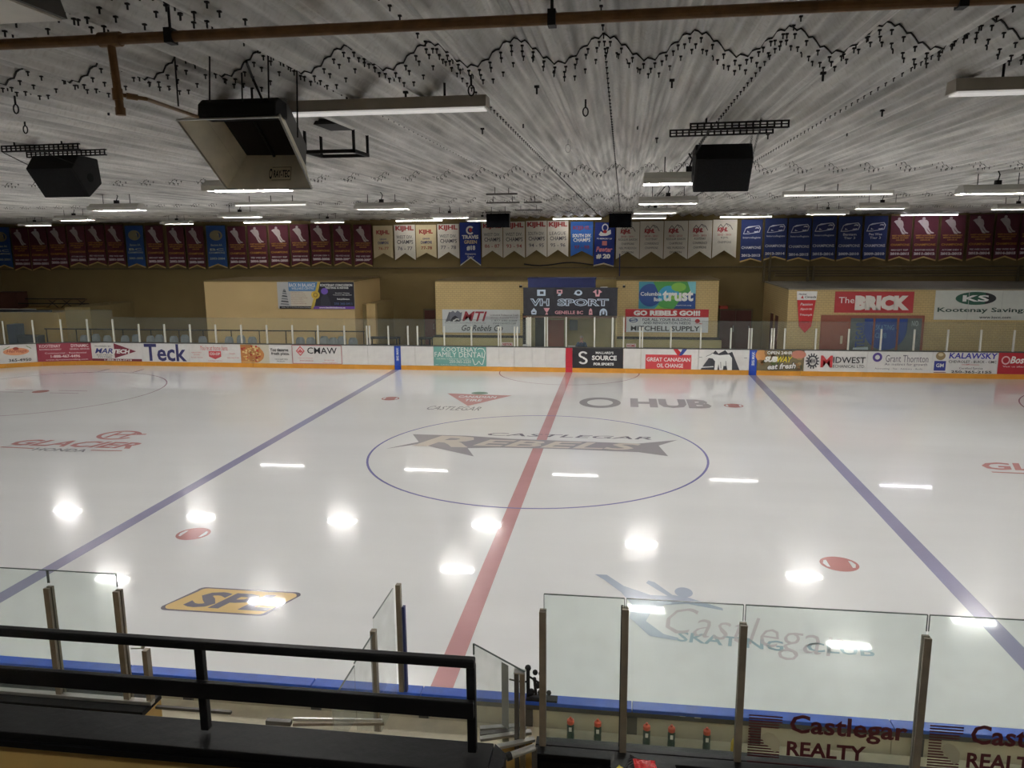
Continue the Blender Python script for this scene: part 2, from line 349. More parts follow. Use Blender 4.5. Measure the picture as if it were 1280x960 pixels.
for si, ys in enumerate([SEAM0-1.55]+seams[1:6]):
    pts = []
    x = -31.0
    half = 10 if ys < -10 else 20 if ys < 0 else 32
    if not si: half = 3.6
    k = 0
    while x < 31:
        if abs(x-(1 if si else -3.4)) < half:
            for row, dy in enumerate((.05, .21, .37) if ys < -10 else (.05, .25)):
                if (row == 1 and k % 2) : pass
                pts.append((x+row*.02*(-1)**row, ys+dy, prof(x)-.012))
        x += P_/8*1.0 if ys > -10 else P_/8*1.0; k += 1
    bolts(pts, 'seam_bolts', .75 if ys < -10 else .8)
    if si:
        b = MB(); v = []; n = int(62/P_*24)
        xs = [-31+i*P_/24 for i in range(n)]
        v = [(x, ys-.01, prof(x)-.004-7.35) for x in xs]+[(x, ys-.01, prof(x)-.012-7.35) for x in xs]+[(x, ys+.004, prof(x)-.012-7.35) for x in xs]
        b.add(v, [(i, i+1, n+i+1, n+i) for i in range(n-1)]+[(n+i, n+i+1, 2*n+i+1, 2*n+i) for i in range(n-1)])
        tag(b.obj('lap_edge', M_bolt, ceil), kind='stuff')
pts = []
for k in range(-8, 9):
    x = .945+2*P_*k; y = -19
    while y < 19:
        pts.append((x, y, prof(x)-.03)); y += .2
bolts(pts, 'side_lap_bolts', .75)
for i, (px, py) in enumerate([(671, 107), (797, 154), (821, 172), (840, 99), (1029, 90), (1103, 137), (1059, 163), (654, 152), (603, 160), (960, 167), (135, 135), (507, 114)]):
    p = onz(px, py, 6.9); bolts([(p.x, p.y, 6.9)], 'stray_bolt', 1.4)

# ------------------------------------------------------------------ ice sheet
RW, RL, RC = 13.3, 30.5, 8.5
def rink_outline(n=10, inset=0):
    P = []
    for cx, cy, a0 in ((RL-RC, RW-RC, 0), (-RL+RC, RW-RC, 90), (-RL+RC, -RW+RC, 180), (RL-RC, -RW+RC, 270)):
        for k in range(n+1):
            a = math.radians(a0+90*k/n); P.append((cx+(RC-inset)*math.cos(a), cy+(RC-inset)*math.sin(a)))
    return P
ice = MB().prism(rink_outline(), -.06, 0, 'z').obj('ice_sheet', M_ice); tag(ice, kind='structure')
ICEROT = (-math.pi/2, 0, 0)
def ice_part(name, pts2, faces, m, label=None, z=.003):
    me = bpy.data.meshes.new(name); me.from_pydata([(x, y, 0) for x, y in pts2], [], faces); me.materials.append(m); me.update()
    o = link(name, me, ice, (0, 0, z))
    if label: o['label'] = label
    return o
def ice_rect(x0, y0, x1, y1, m, name='ice_line', label=None, z=.003): return ice_part(name, [(x0, y0), (x1, y0), (x1, y1), (x0, y1)], [(0, 1, 2, 3)], m, label, z)
def ice_ring(cx, cy, r, wd, m, name, label, a0=0, a1=360, n=96, z=.0035):
    A = [math.radians(a0+(a1-a0)*k/n) for k in range(n+1)]
    pts = [(cx+(r+wd/2)*math.cos(a), cy+(r+wd/2)*math.sin(a)) for a in A]+[(cx+(r-wd/2)*math.cos(a), cy+(r-wd/2)*math.sin(a)) for a in A]
    return ice_part(name, pts, [(k, k+1, k+n+2, k+n+1) for k in range(n)], m, label, z)
ice_rect(-.15, -RW+.02, .15, RW-.02, M_icered, 'centre_line', 'faded red centre line painted across the ice', z=.003)
ice_rect(-7.97, -RW+.02, -7.67, RW-.02, M_iceblue, 'blue_line', 'faded blue line on the left half of the ice')
ice_rect(7.67, -RW+.02, 7.97, RW-.02, M_iceblue, 'blue_line', 'faded blue line on the right half of the ice')
ice_ring(0, 0, 4.57, .06, M_icecirc, 'centre_circle', 'thin blue circle painted around the centre of the ice')
ice_ring(0, RW-.02, 3.05, .05, M_icethin, 'referee_crease', 'thin half circle painted in front of the far scorer booth', 180, 360, 48)
pc = onz(27, 491, 0)
for cx in (-20.4, 20.4): ice_ring(cx, 6.8, 4.57, .05, M_icethin, 'faceoff_circle', 'thin dark circle painted in the %s end of the ice' % ('left' if cx < 0 else 'right'))
for sx, sy, lb in ((-1, 1, 'far left'), (1, 1, 'far right'), (-1, -1, 'near left'), (1, -1, 'near right')):
    c = (6.17*sx, 6.83*sy); n = 40
    o = ice_part('faceoff_spot', [(c[0]+.33*math.cos(2*math.pi*k/n), c[1]+.33*math.sin(2*math.pi*k/n)) for k in range(n)], [tuple(range(n))], M_icedot, lb+' faded red faceoff spot on the ice', .003)
    for s in (-1, 1):
        q = [(s*.19, -.16), (s*.24, -.14), (s*.28, 0), (s*.24, .14), (s*.19, .16)]
        ice_part('spot_crescent', [(c[0]+a, c[1]+b) for a, b in q], [tuple(range(5))], M_ice, None, .0045)
for cx in (-20.4,):
    for a, b in ((0, 0),):
        n = 30; ice_part('faceoff_spot', [(cx+.3*math.cos(2*math.pi*k/n), 6.8+.3*math.sin(2*math.pi*k/n)) for k in range(n)], [tuple(range(n))], M_icedot, 'faded red faceoff spot inside the left end circle')
    for sx in (-1, 1):
        for sy in (-1, 1):
            ice_rect(cx+sx*.6-.03 if sx > 0 else cx-.6-1.2, 6.8+sy*.25, cx+sx*.6+1.2 if sx > 0 else cx-.6+.03, 6.8+sy*.25+.05, M_icethin, 'hash_mark')
            ice_rect(cx+sx*.85, 6.8+sy*4.6-(0 if sy > 0 else .9), cx+sx*.85+.05, 6.8+sy*4.6+(.9 if sy > 0 else 0), M_icethin, 'hash_mark')

def ice_art(px0, pyt, px1, pyb, name, label):
    my = (pyt+pyb)/2; mx = (px0+px1)/2
    l, r = onz(px0, my, 0), onz(px1, my, 0); t, bo = onz(mx, pyt, 0), onz(mx, pyb, 0)
    W, H = r.x-l.x, t.y-bo.y
    o = empty(name, ((l.x+r.x)/2, bo.y, .002), rot=ICEROT); o.parent = ice; o['label'] = label
    return Art(o, W, H, step=.0006)
# team word in the centre circle
a = ice_art(486, 542, 849, 573, 'ice_logo', 'grey team word with pointed swashes painted in the centre circle')
a.text('CASTLEGAR', .315, .86, .91, .98, M_icedk, .01, .25)
a.poly([(0, .18), (.09, .50), (.04, .82), (.24, .82), (.40, .74), (.86, .68), (1.0, .88), (.93, .62), (.955, .22), (.86, .34), (.62, .38), (.38, .36), (.28, .30), (.32, .0), (.17, .28), (.10, .42)], M_icegrey)
L_ = ice_mat('ice_pale_tan_print', (214, 205, 196)); a.text('R', .08, .33, .28, .79, L_, .03, .3); a.text('EBELS', .29, .41, .87, .68, L_, .02, .3); a.done()
a = ice_art(545, 490, 637, 512, 'ice_logo', 'faded red triangle store emblem painted near the far boards')
a.poly([(.04, .88), (.98, .82), (.5, .18)], M_iceline); a.text('CANADIAN', .25, .64, .78, .76, M_ice, .02); a.text('TIRE', .38, .44, .62, .56, M_ice, .02)
a.ell(.5, .93, .12, .08, M_icegreen); a.text('CASTLEGAR', 0, -.06, .7, .14, M_icegrey, .01, .3); a.done()
a = ice_art(724, 497, 776, 510, 'ice_logo', 'blue grey ring emblem painted near the far boards'); a.ell(.5, .5, .5, .5, M_icegrey, .62, 40); a.done()
a = ice_art(788, 499, 888, 510, 'ice_lettering', 'grey three letter word painted right of the ring'); a.text('HUB', 0, 0, 1, 1, M_icegrey, .05); a.done()
for (x0, yt, x1, yb, wh) in ((25, 538, 186, 564, 'left'),):
    a = ice_art(x0, yt, x1, yb, 'ice_logo', 'faded red car dealer emblem and lettering painted left of the %s blue line' % wh)
    def dealer(a):
        a.ell(.66, .80, .17, .24, M_iceline, .78, 30, 20, 330); a.line([(.62, .95), (.60, .65)], .12, M_iceline); a.line([(.60, .8), (.86, .88)], .12, M_iceline); a.line([(.76, .96), (.72, .66)], .12, M_iceline)
        a.text('GLACIER', 0, .16, 1, .46, M_iceline, .03, .3); a.text('HONDA', .3, -.05, .72, .08, M_icegrey, .02); a.line([(.0, .06), (.28, .04)], .08, M_iceline); a.line([(.74, .04), (.98, .06)], .08, M_iceline); a.done()
    W0, H0 = a.W, a.H; dealer(a)
l = onz(1236, 588, 0)
o = empty('ice_logo', (l.x+W0/2, l.y-.3, .002), rot=ICEROT); o.parent = ice; o['label'] = 'faded red dealer lettering cut off at the right edge of view'
dealer(Art(o, W0, H0, step=.0006))
a = ice_art(210, 736, 369, 768, 'ice_logo', 'yellow and grey painted plate with three bold letters, near left')
def sheared_round(i, r=.10):
    P = []
    for cx, cz, a0 in ((1-i-r*.55, 1-i*2-r*1.4, 0), (.0+i+.12+r*.55, 1-i*2-r*1.4, 90), (i+r*.55, i*2+r*1.4, 180), (1-i-.12-r*.55, i*2+r*1.4, 270)):
        for k in range(5):
            t = math.radians(a0+22.5*k); P.append((cx+r*.55*math.cos(t), cz+r*1.4*math.sin(t)))
    return P
a.poly(sheared_round(0), M_icedk); a.poly(sheared_round(.025), M_iceyel); a.text('SPL', .15, .17, .87, .83, M_icedk, .04, .3); a.done()
# skating club: figure, script, block letters
o = ice_art(740, 722, 906, 796, 'ice_logo', 'pale blue arabesque skater figure painted on the near ice'); a = o
a.poly([(.0, 1.0), (.1, 1.0), (.24, .80), (.45, .66), (.58, .66), (.42, .88), (.44, .93), (.49, .9), (.62, .68), (.72, .66), (.98, .5), (.98, .46), (.72, .54), (.55, .50), (.44, .36), (.40, .22), (.52, .04), (.62, .0), (.60, -.04), (.42, .0), (.28, .26), (.30, .48), (.22, .68), (.08, .90)], M_iceskate)
a.ell(.71, .74, .07, .09, M_iceskate); a.done()
a = ice_art(832, 757, 1046, 812, 'ice_lettering', 'faint looping script word painted over the club letters')
a.text('Castlegar', .0, .05, 1, .9, M_icescript, -.008, .6, slope=-.35); a.done()
a = ice_art(846, 790, 978, 813, 'ice_lettering', 'pale teal block word painted under the script, left of two'); a.text('SKATING', 0, .3, 1, .85, M_iceteal, .03, .2, slope=-.2); a.done()
a = ice_art(1010, 802, 1090, 822, 'ice_lettering', 'pale teal block word painted under the script, right of two'); a.text('CLUB', 0, .25, 1, .85, M_iceteal, .02, .2, slope=-.1); a.done()

# ------------------------------------------------------------------ far dasher boards
def bcurve(s):
    L = RL-RC
    if abs(s) <= L: return Vector((s, RW, 0)), 0.0
    t = (abs(s)-L)/RC; sg = 1 if s > 0 else -1
    return Vector((sg*(L+RC*math.sin(t)), RW-RC+RC*math.cos(t), 0)), -sg*t
def s_at(px, z=.6):
    lo, hi = -32.0, 30.0
    for _ in range(50):
        mid = (lo+hi)/2; p, _a = bcurve(mid); p.z = z
        if pj(p)[0] < px: lo = mid
        else: hi = mid
    return (lo+hi)/2
boards = empty('dasher_boards', (0, RW, 0), 'white far-side rink boards with adverts, yellow kick strip and glass', 'rink boards')
def on_board(name, s0, s1, z0, z1, y0, y1, m, label=None, bevel=0):
    sm = (s0+s1)/2; p, an = bcurve(sm); W = (s1-s0)-.012
    if abs(sm) > RL-RC: W *= 1.0
    o = MB().box(-W/2, y0, 0, W/2, y1, z1-z0).obj(name, m, boards, (p.x, p.y-RW, z0), (0, 0, an), bevel=bevel)
    if label: o['label'] = label
    return o, W
ADS = [(-30, 'logo', 45.5), (45.5, 'dyn', 114), (114, 'mar', 177), (177, 'teck', 237), (237, 'coop', 301), (301, 'pizza', 365), (365, 'cmaw', 428),
       (428, None, 460), (460, None, 493), (493, 'bpost', 501), (501, None, 519), (519, None, 542), (542, 'dental', 608), (608, None, 624), (624, None, 643), (643, None, 665), (665, None, 682), (682, None, 707),
       (707, 'rpost', 715.5), (715.5, 'source', 779), (779, None, 801), (801, 'oil', 873), (873, 'bear', 936.5), (936.5, 'bpost', 946), (946, 'sub', 1005),
       (1005, 'mid', 1084), (1084, 'grant', 1165), (1165, 'kal', 1247), (1247, 'bos', 1326)]
LAB = dict(logo='white advert with orange crest at the left end of the boards', dyn='maroon advert with white lettering on the left boards', mar='white advert with maroon arrow and blue lettering', teck='white advert with one large navy word',
           coop='white advert with red script and red shield', pizza='advert with pizza photograph and dark lettering', cmaw='white advert with red lozenge emblem and thin black capitals', dental='teal dental advert with white serif lettering',
           source='black sports store advert with white S emblem', oil='white advert with red field and chevron, oil change lettering', bear='white advert with outlined bear before dark mountains',
           sub='sandwich advert with yellow and white lettering', mid='white advert with gear emblem and large red M', grant='white advert with purple ring and grey lettering', kal='white car dealer advert with blue lettering and blue square', bos='red advert at the right end of the boards')
def advert(k, a):
    K = ink
    if k == 'logo':
        a.ell(.66, .62, .22, .2, K((226, 160, 120))); a.text('Heritage', .5, .52, .84, .74, K((170, 70, 50)), .01, .2); a.ell(.66, .78, .05, .08, K((150, 60, 40))); a.text('365-4950', .52, .08, .9, .24, K(BLK), .02); a.ell(.1, .2, .16, .25, K(BLK), .7)
        a.line([(.45, .75), (.56, .9)], .03, K((120, 150, 90))); a.line([(.92, .75), (.84, .9)], .03, K((120, 150, 90)))
    elif k == 'dyn':
        a.rect(0, 0, 1, 1, K((158, 62, 78))); W = K((240, 222, 222)); a.text('KOOTENAY', .05, .76, .44, .93, W, .03); a.text('ROOFING & ENERGY', .05, .62, .45, .7, W, .01); a.text('DYNAMIC', .63, .76, .95, .93, W, .03); a.text('GENERAL SERVICES', .6, .62, .96, .7, W, .01)
        a.text('Commercial - Residential', .14, .42, .9, .5, W, .005); a.text('1-888-467-4496', .24, .2, .78, .36, W, .03); a.text('www.dynamicroofing.com', .14, .04, .92, .13, W, .01)
    elif k == 'mar':
        a.rect(0, 0, 1, .13, K((120, 44, 60))); a.poly([(.46, .98), (.9, .55), (.46, .16)], K((126, 44, 62))); B = K((42, 54, 130)); a.text('MAR', .07, .42, .43, .7, B, .06, .3); a.text('TECH', .43, .42, .78, .66, K(WHT), .05, .2)
        a.text('POWERED BY', .08, .78, .4, .84, K(BLK)); a.text('ELECTRICAL', .1, .3, .42, .36, K(BLK)); a.text('SYSTEMS', .12, .19, .4, .25, K(BLK)); a.text('1-888-365-0718', .25, .02, .8, .11, K(WHT), .01)
    elif k == 'teck': a.text('Teck', .06, .03, .94, .97, K((52, 52, 104)), .022)
    elif k == 'coop':
        R_ = K((200, 80, 84)); a.text("You're at home here.", .22, .66, .76, .92, R_, .005, .3); a.poly([(.38, .62), (.62, .62), (.62, .32), (.5, .18), (.38, .32)], R_); a.text('CO-OP', .4, .4, .6, .54, K(WHT), .03); a.text('GROCERY', .04, .5, .24, .56, R_, 0); a.text('STORE', .08, .38, .2, .44, R_, 0); a.text('Centre', .78, .46, .9, .54, R_, 0)
        a.text('South Slocan', .03, .24, .26, .3, R_, 0); a.text('250-365-7291', .74, .24, .97, .3, R_, 0); a.text('Castlegar Centre', .36, .06, .64, .13, R_, 0)
    elif k == 'pizza':
        a.rect(0, 0, .56, 1, K((206, 200, 180))); a.ell(.16, .45, .3, .5, K((178, 120, 66)), 0, 30, -60, 120); a.poly([(0, 0), (.3, .02), (.42, .25), (.45, .55), (.38, .85), (.2, .98), (0, .98)], K((186, 124, 70)))
        rr = random.Random(3)
        for i in range(42):
            u, v = rr.uniform(.02, .38), rr.uniform(.1, .92); c = rr.choice([(196, 60, 44), (170, 50, 40), (232, 208, 150), (216, 182, 110)])
            if u < .40-.2*abs(v-.5): a.ell(u, v, rr.uniform(.015, .03), rr.uniform(.04, .07), K(c), 0, 8); a.n -= 1
        a.n += 1; a.poly([(0, 0), (.3, .02), (.26, .12), (0, .1)], K((206, 160, 100)))
        a.text('You deserve', .58, .64, .94, .82, K(BLK), .03); a.text('fresh pizza.', .6, .42, .96, .6, K(BLK), .03); a.text('TAKE & BAKE PIZZA', .66, .2, .92, .26, K(BLK)); a.text('250-365-5501', .7, .1, .86, .15, K(BLK))
    elif k == 'cmaw':
        R_ = K((206, 96, 100)); a.poly([(.17, .95), (.26, .68), (.17, .42), (.08, .68)], R_); a.poly([(.17, .86), (.23, .68), (.17, .5), (.11, .68)], K(WHT)); a.ell(.17, .68, .02, .12, R_); a.ell(.14, .66, .015, .06, R_); a.ell(.2, .66, .015, .06, R_)
        a.text('CMAW', .31, .54, .9, .88, K(BLK), .01); a.text('Interior Chapter', .12, .28, .42, .34, R_, 0); a.text('www.cmaw.ca', .15, .14, .42, .2, R_, 0); a.text('250-365-1234', .64, .18, .84, .24, R_, 0); a.text('cmaw members', .6, .06, .9, .12, R_, 0)
        a.line([(.01, .02), (.99, .02), (.99, .98), (.01, .98), (.01, .02)], .03, K((190, 120, 124)))
    elif k == 'dental':
        a.rect(0, 0, 1, 1, K((108, 162, 152))); W = K(WHT); a.text('KOOTENAY', .16, .74, .83, .97, W, .0); a.text('FAMILY DENTAL', .02, .46, .97, .72, W, .0); a.text('OUR FAMILY CARING FOR YOUR FAMILY', .05, .34, .7, .4, W, 0); a.text('250-365-2220', .3, .16, .71, .31, W, .0)
        a.text('203 - Columbia Avenue, Castlegar, BC', .03, .03, .7, .09, W, 0); a.line([(.74, .4), (.78, .08), (.82, .12), (.86, .28), (.9, .12), (.93, .1), (.96, .4), (.98, .72), (.95, .9), (.88, .93), (.84, .88)], .03, W)
    elif k == 'source':
        a.rect(0, 0, 1, 1, K((40, 40, 44))); W = K(WHT); a.ell(.21, .67, .09, .17, W, .52, 26, 20, 270); a.ell(.21, .36, .09, .17, W, .52, 26, -160, 90); a.rect(.2, .48, .24, .56, W)
        a.text("MALLARD'S", .46, .72, .81, .84, W, .05); a.text('SOURCE', .385, .4, .875, .64, W, .04); a.text('FOR SPORTS', .42, .14, .82, .28, W, .05)
    elif k == 'oil':
        a.rect(.08, .0, .88, .72, K((206, 66, 72))); a.poly([(.56, 1), (.64, 1), (.7, .82), (.68, .68), (.64, .68)], K((200, 40, 48))); a.poly([(.8, 1), (.72, 1), (.66, .68), (.70, .68), (.73, .74)], K((50, 70, 150)))
        a.text('GREAT CANADIAN', .1, .38, .86, .58, K(WHT), .03); a.text('OIL CHANGE', .28, .08, .74, .28, K(WHT), .03)
    elif k == 'bear':
        D = K((62, 62, 68)); a.poly([(.04, 0), (.24, .72), (.33, .96), (.39, .8), (.52, .98), (.58, .82), (.66, .9), (.82, .0)], D)
        a.poly([(.15, .66), (.24, .76), (.27, .84), (.31, .78), (.42, .74), (.6, .78), (.66, .6), (.67, .0), (.58, .0), (.56, .2), (.5, .2), (.49, .0), (.42, .0), (.4, .3), (.38, .0), (.32, .0), (.33, .42), (.28, .56), (.17, .6)], K(WHT))
        a.line([(.15, .66), (.24, .76), (.27, .84), (.31, .78), (.42, .74), (.6, .78)], .02, D); a.line([(.44, .4), (.45, .08)], .02, D); a.line([(.54, .45), (.55, .2)], .02, D); a.rect(.01, .6, .07, .62, D); a.rect(.9, .6, .96, .62, D); a.line([(.06, .12), (.3, .16)], .04, K(WHT))
    elif k == 'sub':
        a.rect(0, 0, 1, 1, K((120, 108, 78))); a.ell(.08, .75, .12, .28, K((206, 150, 90)), 0, 18); a.ell(.88, .8, .16, .2, K((196, 128, 110)), 0, 18)
        rr = random.Random(5)
        for i in range(26): a.ell(rr.uniform(.05, .95), rr.uniform(.05, .9), rr.uniform(.02, .07), rr.uniform(.04, .12), K(rr.choice([(92, 106, 56), (150, 110, 70), (110, 92, 70), (168, 140, 96), (80, 84, 60)])), 0, 9); a.n -= 1
        a.n += 1; a.text('OPEN 24HR', .2, .78, .76, .98, K(BLK), .06); a.text('OPEN 24HR', .21, .8, .75, .96, K(WHT), .02); a.text('SUB', .15, .42, .44, .7, K(WHT), .07, .3); a.text('WAY', .43, .42, .75, .7, K((236, 214, 60)), .07, .3); a.text('eat fresh', .22, .02, .84, .36, K(BLK), .09, .2, slope=.08); a.text('eat fresh', .23, .05, .83, .33, K(WHT), .03, .2, slope=.08)
    elif k == 'mid':
        D = K((60, 60, 66))
        for q in range(14):
            t = 2*math.pi*q/14; a.line([(.13+.075*math.cos(t), .5+.26*math.sin(t)), (.13+.11*math.cos(t), .5+.38*math.sin(t))], .05, D)
        a.ell(.13, .5, .08, .27, D, .75); a.text('MW', .08, .38, .18, .62, D, .03); a.text('M', .26, .2, .45, .78, K((200, 60, 66)), .03); a.text('IDWEST', .46, .42, .97, .72, K(BLK), .01); a.text('ECHANICAL LTD.', .46, .2, .97, .34, K(BLK), 0)
    elif k == 'grant':
        a.ell(.15, .72, .075, .22, K((86, 66, 140)), .5, 30); G = K((92, 88, 100)); a.text('Grant Thornton', .28, .5, .94, .84, G, .0); a.text('An instinct for growth', .27, .3, .93, .46, G, 0); a.text('Accounting - Tax - Advisory - Audit', .12, .12, .86, .22, G, 0)
    elif k == 'kal':
        B = K((52, 50, 160)); a.rect(.03, .12, .21, .58, K((50, 60, 140))); a.text('GM', .06, .28, .18, .46, K(WHT), .03); a.ell(.12, .82, .075, .2, K((150, 128, 90)), 0, 18); a.ell(.12, .88, .04, .08, K((206, 190, 150)), 0, 14)
        a.text('KALAWSKY', .25, .7, .99, .98, B, .03, .1); a.text('CHEVROLET - BUICK - GMC', .25, .5, .98, .62, K(BLK), .01); a.text('of', .52, .4, .57, .46, K(RED)); a.text('Certified Service', .42, .2, .78, .3, K(BLK), 0); a.text('250-365-2155', .3, .02, .92, .14, K(BLK), .02)
        a.line([(.45, .42), (.72, .42)], .015, K(RED)); a.rect(.03, .02, .22, .05, K((120, 50, 60)))
    elif k == 'bos':
        a.rect(0, 0, 1, 1, K((178, 40, 52))); a.ell(.12, .65, .07, .2, K((226, 190, 190)), .7); a.text('Boston Pizza', .19, .5, .94, .84, K(WHT), .03, .25); a.text('Visit us after the game', .08, .3, .7, .4, K(WHT), 0)
nblank = 0
for px0, k, px1 in ADS:
    s0, s1 = s_at(px0), s_at(px1)
    if k in ('bpost', 'rpost'):
        m = M_bluepost if k == 'bpost' else M_redpost
        o, W = on_board('line_marker', s0, s1, .205, 1.08, -.012, .1, m, 'blue marker panel with white lettering where the %s blue line meets the boards' % ('left' if px0 < 600 else 'right') if k == 'bpost' else 'red marker panel where the centre line meets the boards')
        if k == 'bpost': Art(o, W, .875, -.012).rect(.25, .2, .75, .95, ink((70, 100, 190))).text('BIG MAX', .32, .26, .68, .9, ink(WHT), .03, rot=1).done()
        on_board('marker_foot', s0, s1, 0, .2, -.02, .1, m)
        continue
    o, W = on_board('advert_panel' if k else 'board_panel', s0, s1, .205, 1.08, -.008, .1, M_board, LAB.get(k))
    if k:
        a = Art(o, W, .875, -.008); advert(k, a); a.done()
# kick strip, cap rail, stanchions, glass of the far boards
cuts = [s_at(-30)]+[-24+i*2.44 for i in range(1, 20)]+[24.0]
marks = [(s_at(493), s_at(501)), (s_at(707), s_at(715.5)), (s_at(936.5), s_at(946))]
def spans(s0, s1):
    out = [(s0, s1)]
    for a, b in marks:
        o2 = []
        for p, q in out:
            if b <= p or a >= q: o2.append((p, q))
            else:
                if a > p+.02: o2.append((p, a))
                if b < q-.02: o2.append((b, q))
        out = o2
    return out
allc = sorted(set([-28.2, -26.6, -25.1, -23.6, -22.0]+[-22+i*2.444 for i in range(0, 19)]))
for a, b in zip(allc, allc[1:]):
    for p, q in spans(a, b): on_board('kick_strip', p, q, 0, .2, -.018, .1, M_yellow)
    on_board('cap_rail', a, b, 1.08, 1.12, -.02, .13, M_galv)
posts_px = [(4, 2.2), (41, 2.2), (76, 2.2), (109, 2.2), (141, 2.2)]+[(x, 1.98) for x in (173, 205, 237, 269, 301, 333, 365, 397, 430, 458.3, 461.6, 485, 509.5, 521.5, 555, 589, 622.8, 625.6, 643, 646.5)]
posts_px += [(660, 2.42), (663, 2.42), (681, 2.42), (684, 2.42), (707.5, 2.42), (743, 2.42), (765.5, 2.42), (779.5, 2.42)]+[(x, 2.0) for x in (800, 803, 838.7, 876, 913.7, 936.5, 939.5, 964.5, 967.5, 981, 1020, 1061, 1101.5, 1143, 1185, 1226.5, 1268)]
for px, zt in posts_px:
    s = s_at(px, 1.5); p, an = bcurve(s)
    o = MB().box(-.03, -.02, 0, .03, .05, zt-1.12).obj('stanchion', M_post, boards, (p.x, p.y-RW+.05, 1.12), (0, 0, an))
gl = [s_at(px, 1.5) for px in (-28, 4, 41, 76, 109, 141, 173, 205, 237, 269, 301, 333, 365, 397, 430, 460, 485, 509.5, 521.5, 555, 589, 624, 645, 661.5, 682.5, 707.5, 743, 765.5, 779.5, 801.5, 838.7, 876, 913.7, 938, 966, 981, 1020, 1061, 1101.5, 1143, 1185, 1226.5, 1268, 1320)]
for i, (a, b) in enumerate(zip(gl, gl[1:])):
    mid = (a+b)/2; p, an = bcurve(mid); zt = 2.62 if i < 5 else 2.28
    if 22 < i < 29: zt = 2.46
    MB().box(-(b-a)/2+.012, -.004, 0, (b-a)/2-.012, .004, zt-1.12).obj('glass_pane', M_farglass, boards, (p.x, p.y-RW+.1, 1.12), (0, 0, an))
    MB().box(-(b-a)/2+.012, -.006, 0, (b-a)/2-.012, .006, .008).obj('glass_edge', M_edge, boards, (p.x, p.y-RW+.1, zt), (0, 0, an))

# ------------------------------------------------------------------ block rooms along the far wall
def struct(name, x0, y0, z0, x1, y1, z1, m): return tag(box(name, x0, y0, z0, x1, y1, z1, m), kind='structure')
YA = 17.0
def X(px, y, py=400): return ony(px, py, y).x
def Z(py, y, px=700): return ony(px, py, y).z
struct('wall_room_left', X(257, YA, 380), YA, -.06, X(443, YA, 380), YF, 3.77, M_smooth)
struct('trim_1', X(257, YA, 380)-.05, YA-.05, 3.77, X(443, YA, 380)+.05, YF, 3.83, M_olive)
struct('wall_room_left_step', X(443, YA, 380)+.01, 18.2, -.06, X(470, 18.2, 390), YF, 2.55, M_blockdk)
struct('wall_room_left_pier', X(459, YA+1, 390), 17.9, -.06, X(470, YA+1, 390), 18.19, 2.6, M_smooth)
xb0, xb1, xb2, xb3 = X(545, YA), X(661, YA), X(770, YA), X(897, YA)
struct('wall_room_centre', xb0, YA, -.06, xb1, YF, 3.77, M_block)
struct('wall_room_right', xb2, YA, -.06, xb3, YF, 3.80, M_block)
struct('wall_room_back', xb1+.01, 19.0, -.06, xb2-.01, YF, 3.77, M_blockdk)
struct('trim_2', xb0-.04, YA-.04, 3.77, xb1+.04, YF, 3.82, M_olive); struct('trim_3', xb2-.04, YA-.04, 3.80, xb3+.04, YF, 3.85, M_olive)
YC = 15.2; xc = 9.5
struct('wall_concession', xc, YC, -.06, 26, YF, 3.5, M_block)
struct('trim_4', xc-.02, YC-.02, 3.5, 26, YF, 3.56, M_roof)
xs = [xc, xc]
# low walls in front of the rooms, their lettering, black slab standing for the dark gap behind
for nm, a, b, word, wx in (('trim_5', 539, 660, 'VISITORS', (595, 610)), ('trim_6', 771, 902, 'HOME', (826, 838))):
    y = 16.0; x0, x1 = X(a, y, 428), X(b, y, 428); o = struct(nm, x0, y, -.06, x1, y+.3, 1.12, M_lowwall)
    c = (x0+x1)/2; A = Art(o, x1-x0, 1.18); u = lambda p: (X(p, y, 423)-x0)/(x1-x0)
    A.text(word, u(wx[0]), .84, u(wx[1]), .92, ink(WHT), .01).done()
    struct('trim_7' if nm == 'trim_5' else 'trim_8', x0, y+.3, 1.1, x1, YA-.01, 1.16, M_blackmatt)
# far wall girts, conduit and joint line
for z, d, x0, x1 in ((4.25, .12, -HW+.1, HW-.1), (4.05, .1, 9.6, 22), (3.8, .1, 10, 22), (3.92, .05, 10, 22)):
    struct('trim_9', x0, YF-d, z, x1, YF-.001, z+.07, M_girt)
for px in (955, 962, 1010, 1017, 1273):
    x = X(px, YF-.1, 340); box('wall_strut', x-.05, YF-.16, 3.5, x+.05, YF-.001, 5.0 if px < 970 else 4.3, M_girt, None)['kind'] = 'structure'
o = MB().tube([(X(775, 20.9, 300)+.0, 20.9, 3.8), (X(775, 20.9, 300), 20.9, 5.0)], .03).obj('conduit_pipe', M_navy); tag(o, 'thin blue conduit rising up the far wall beside the booth', 'pipe')
pp = [ony(655+i*10, 330+2*math.sin(i*.8), YF-.08) for i in range(10)]
o = MB().tube(pp, .035, 6).obj('loose_cable', M_blackmatt); tag(o, 'dark sagging cable pinned along the far wall under the cream banners', 'cable')

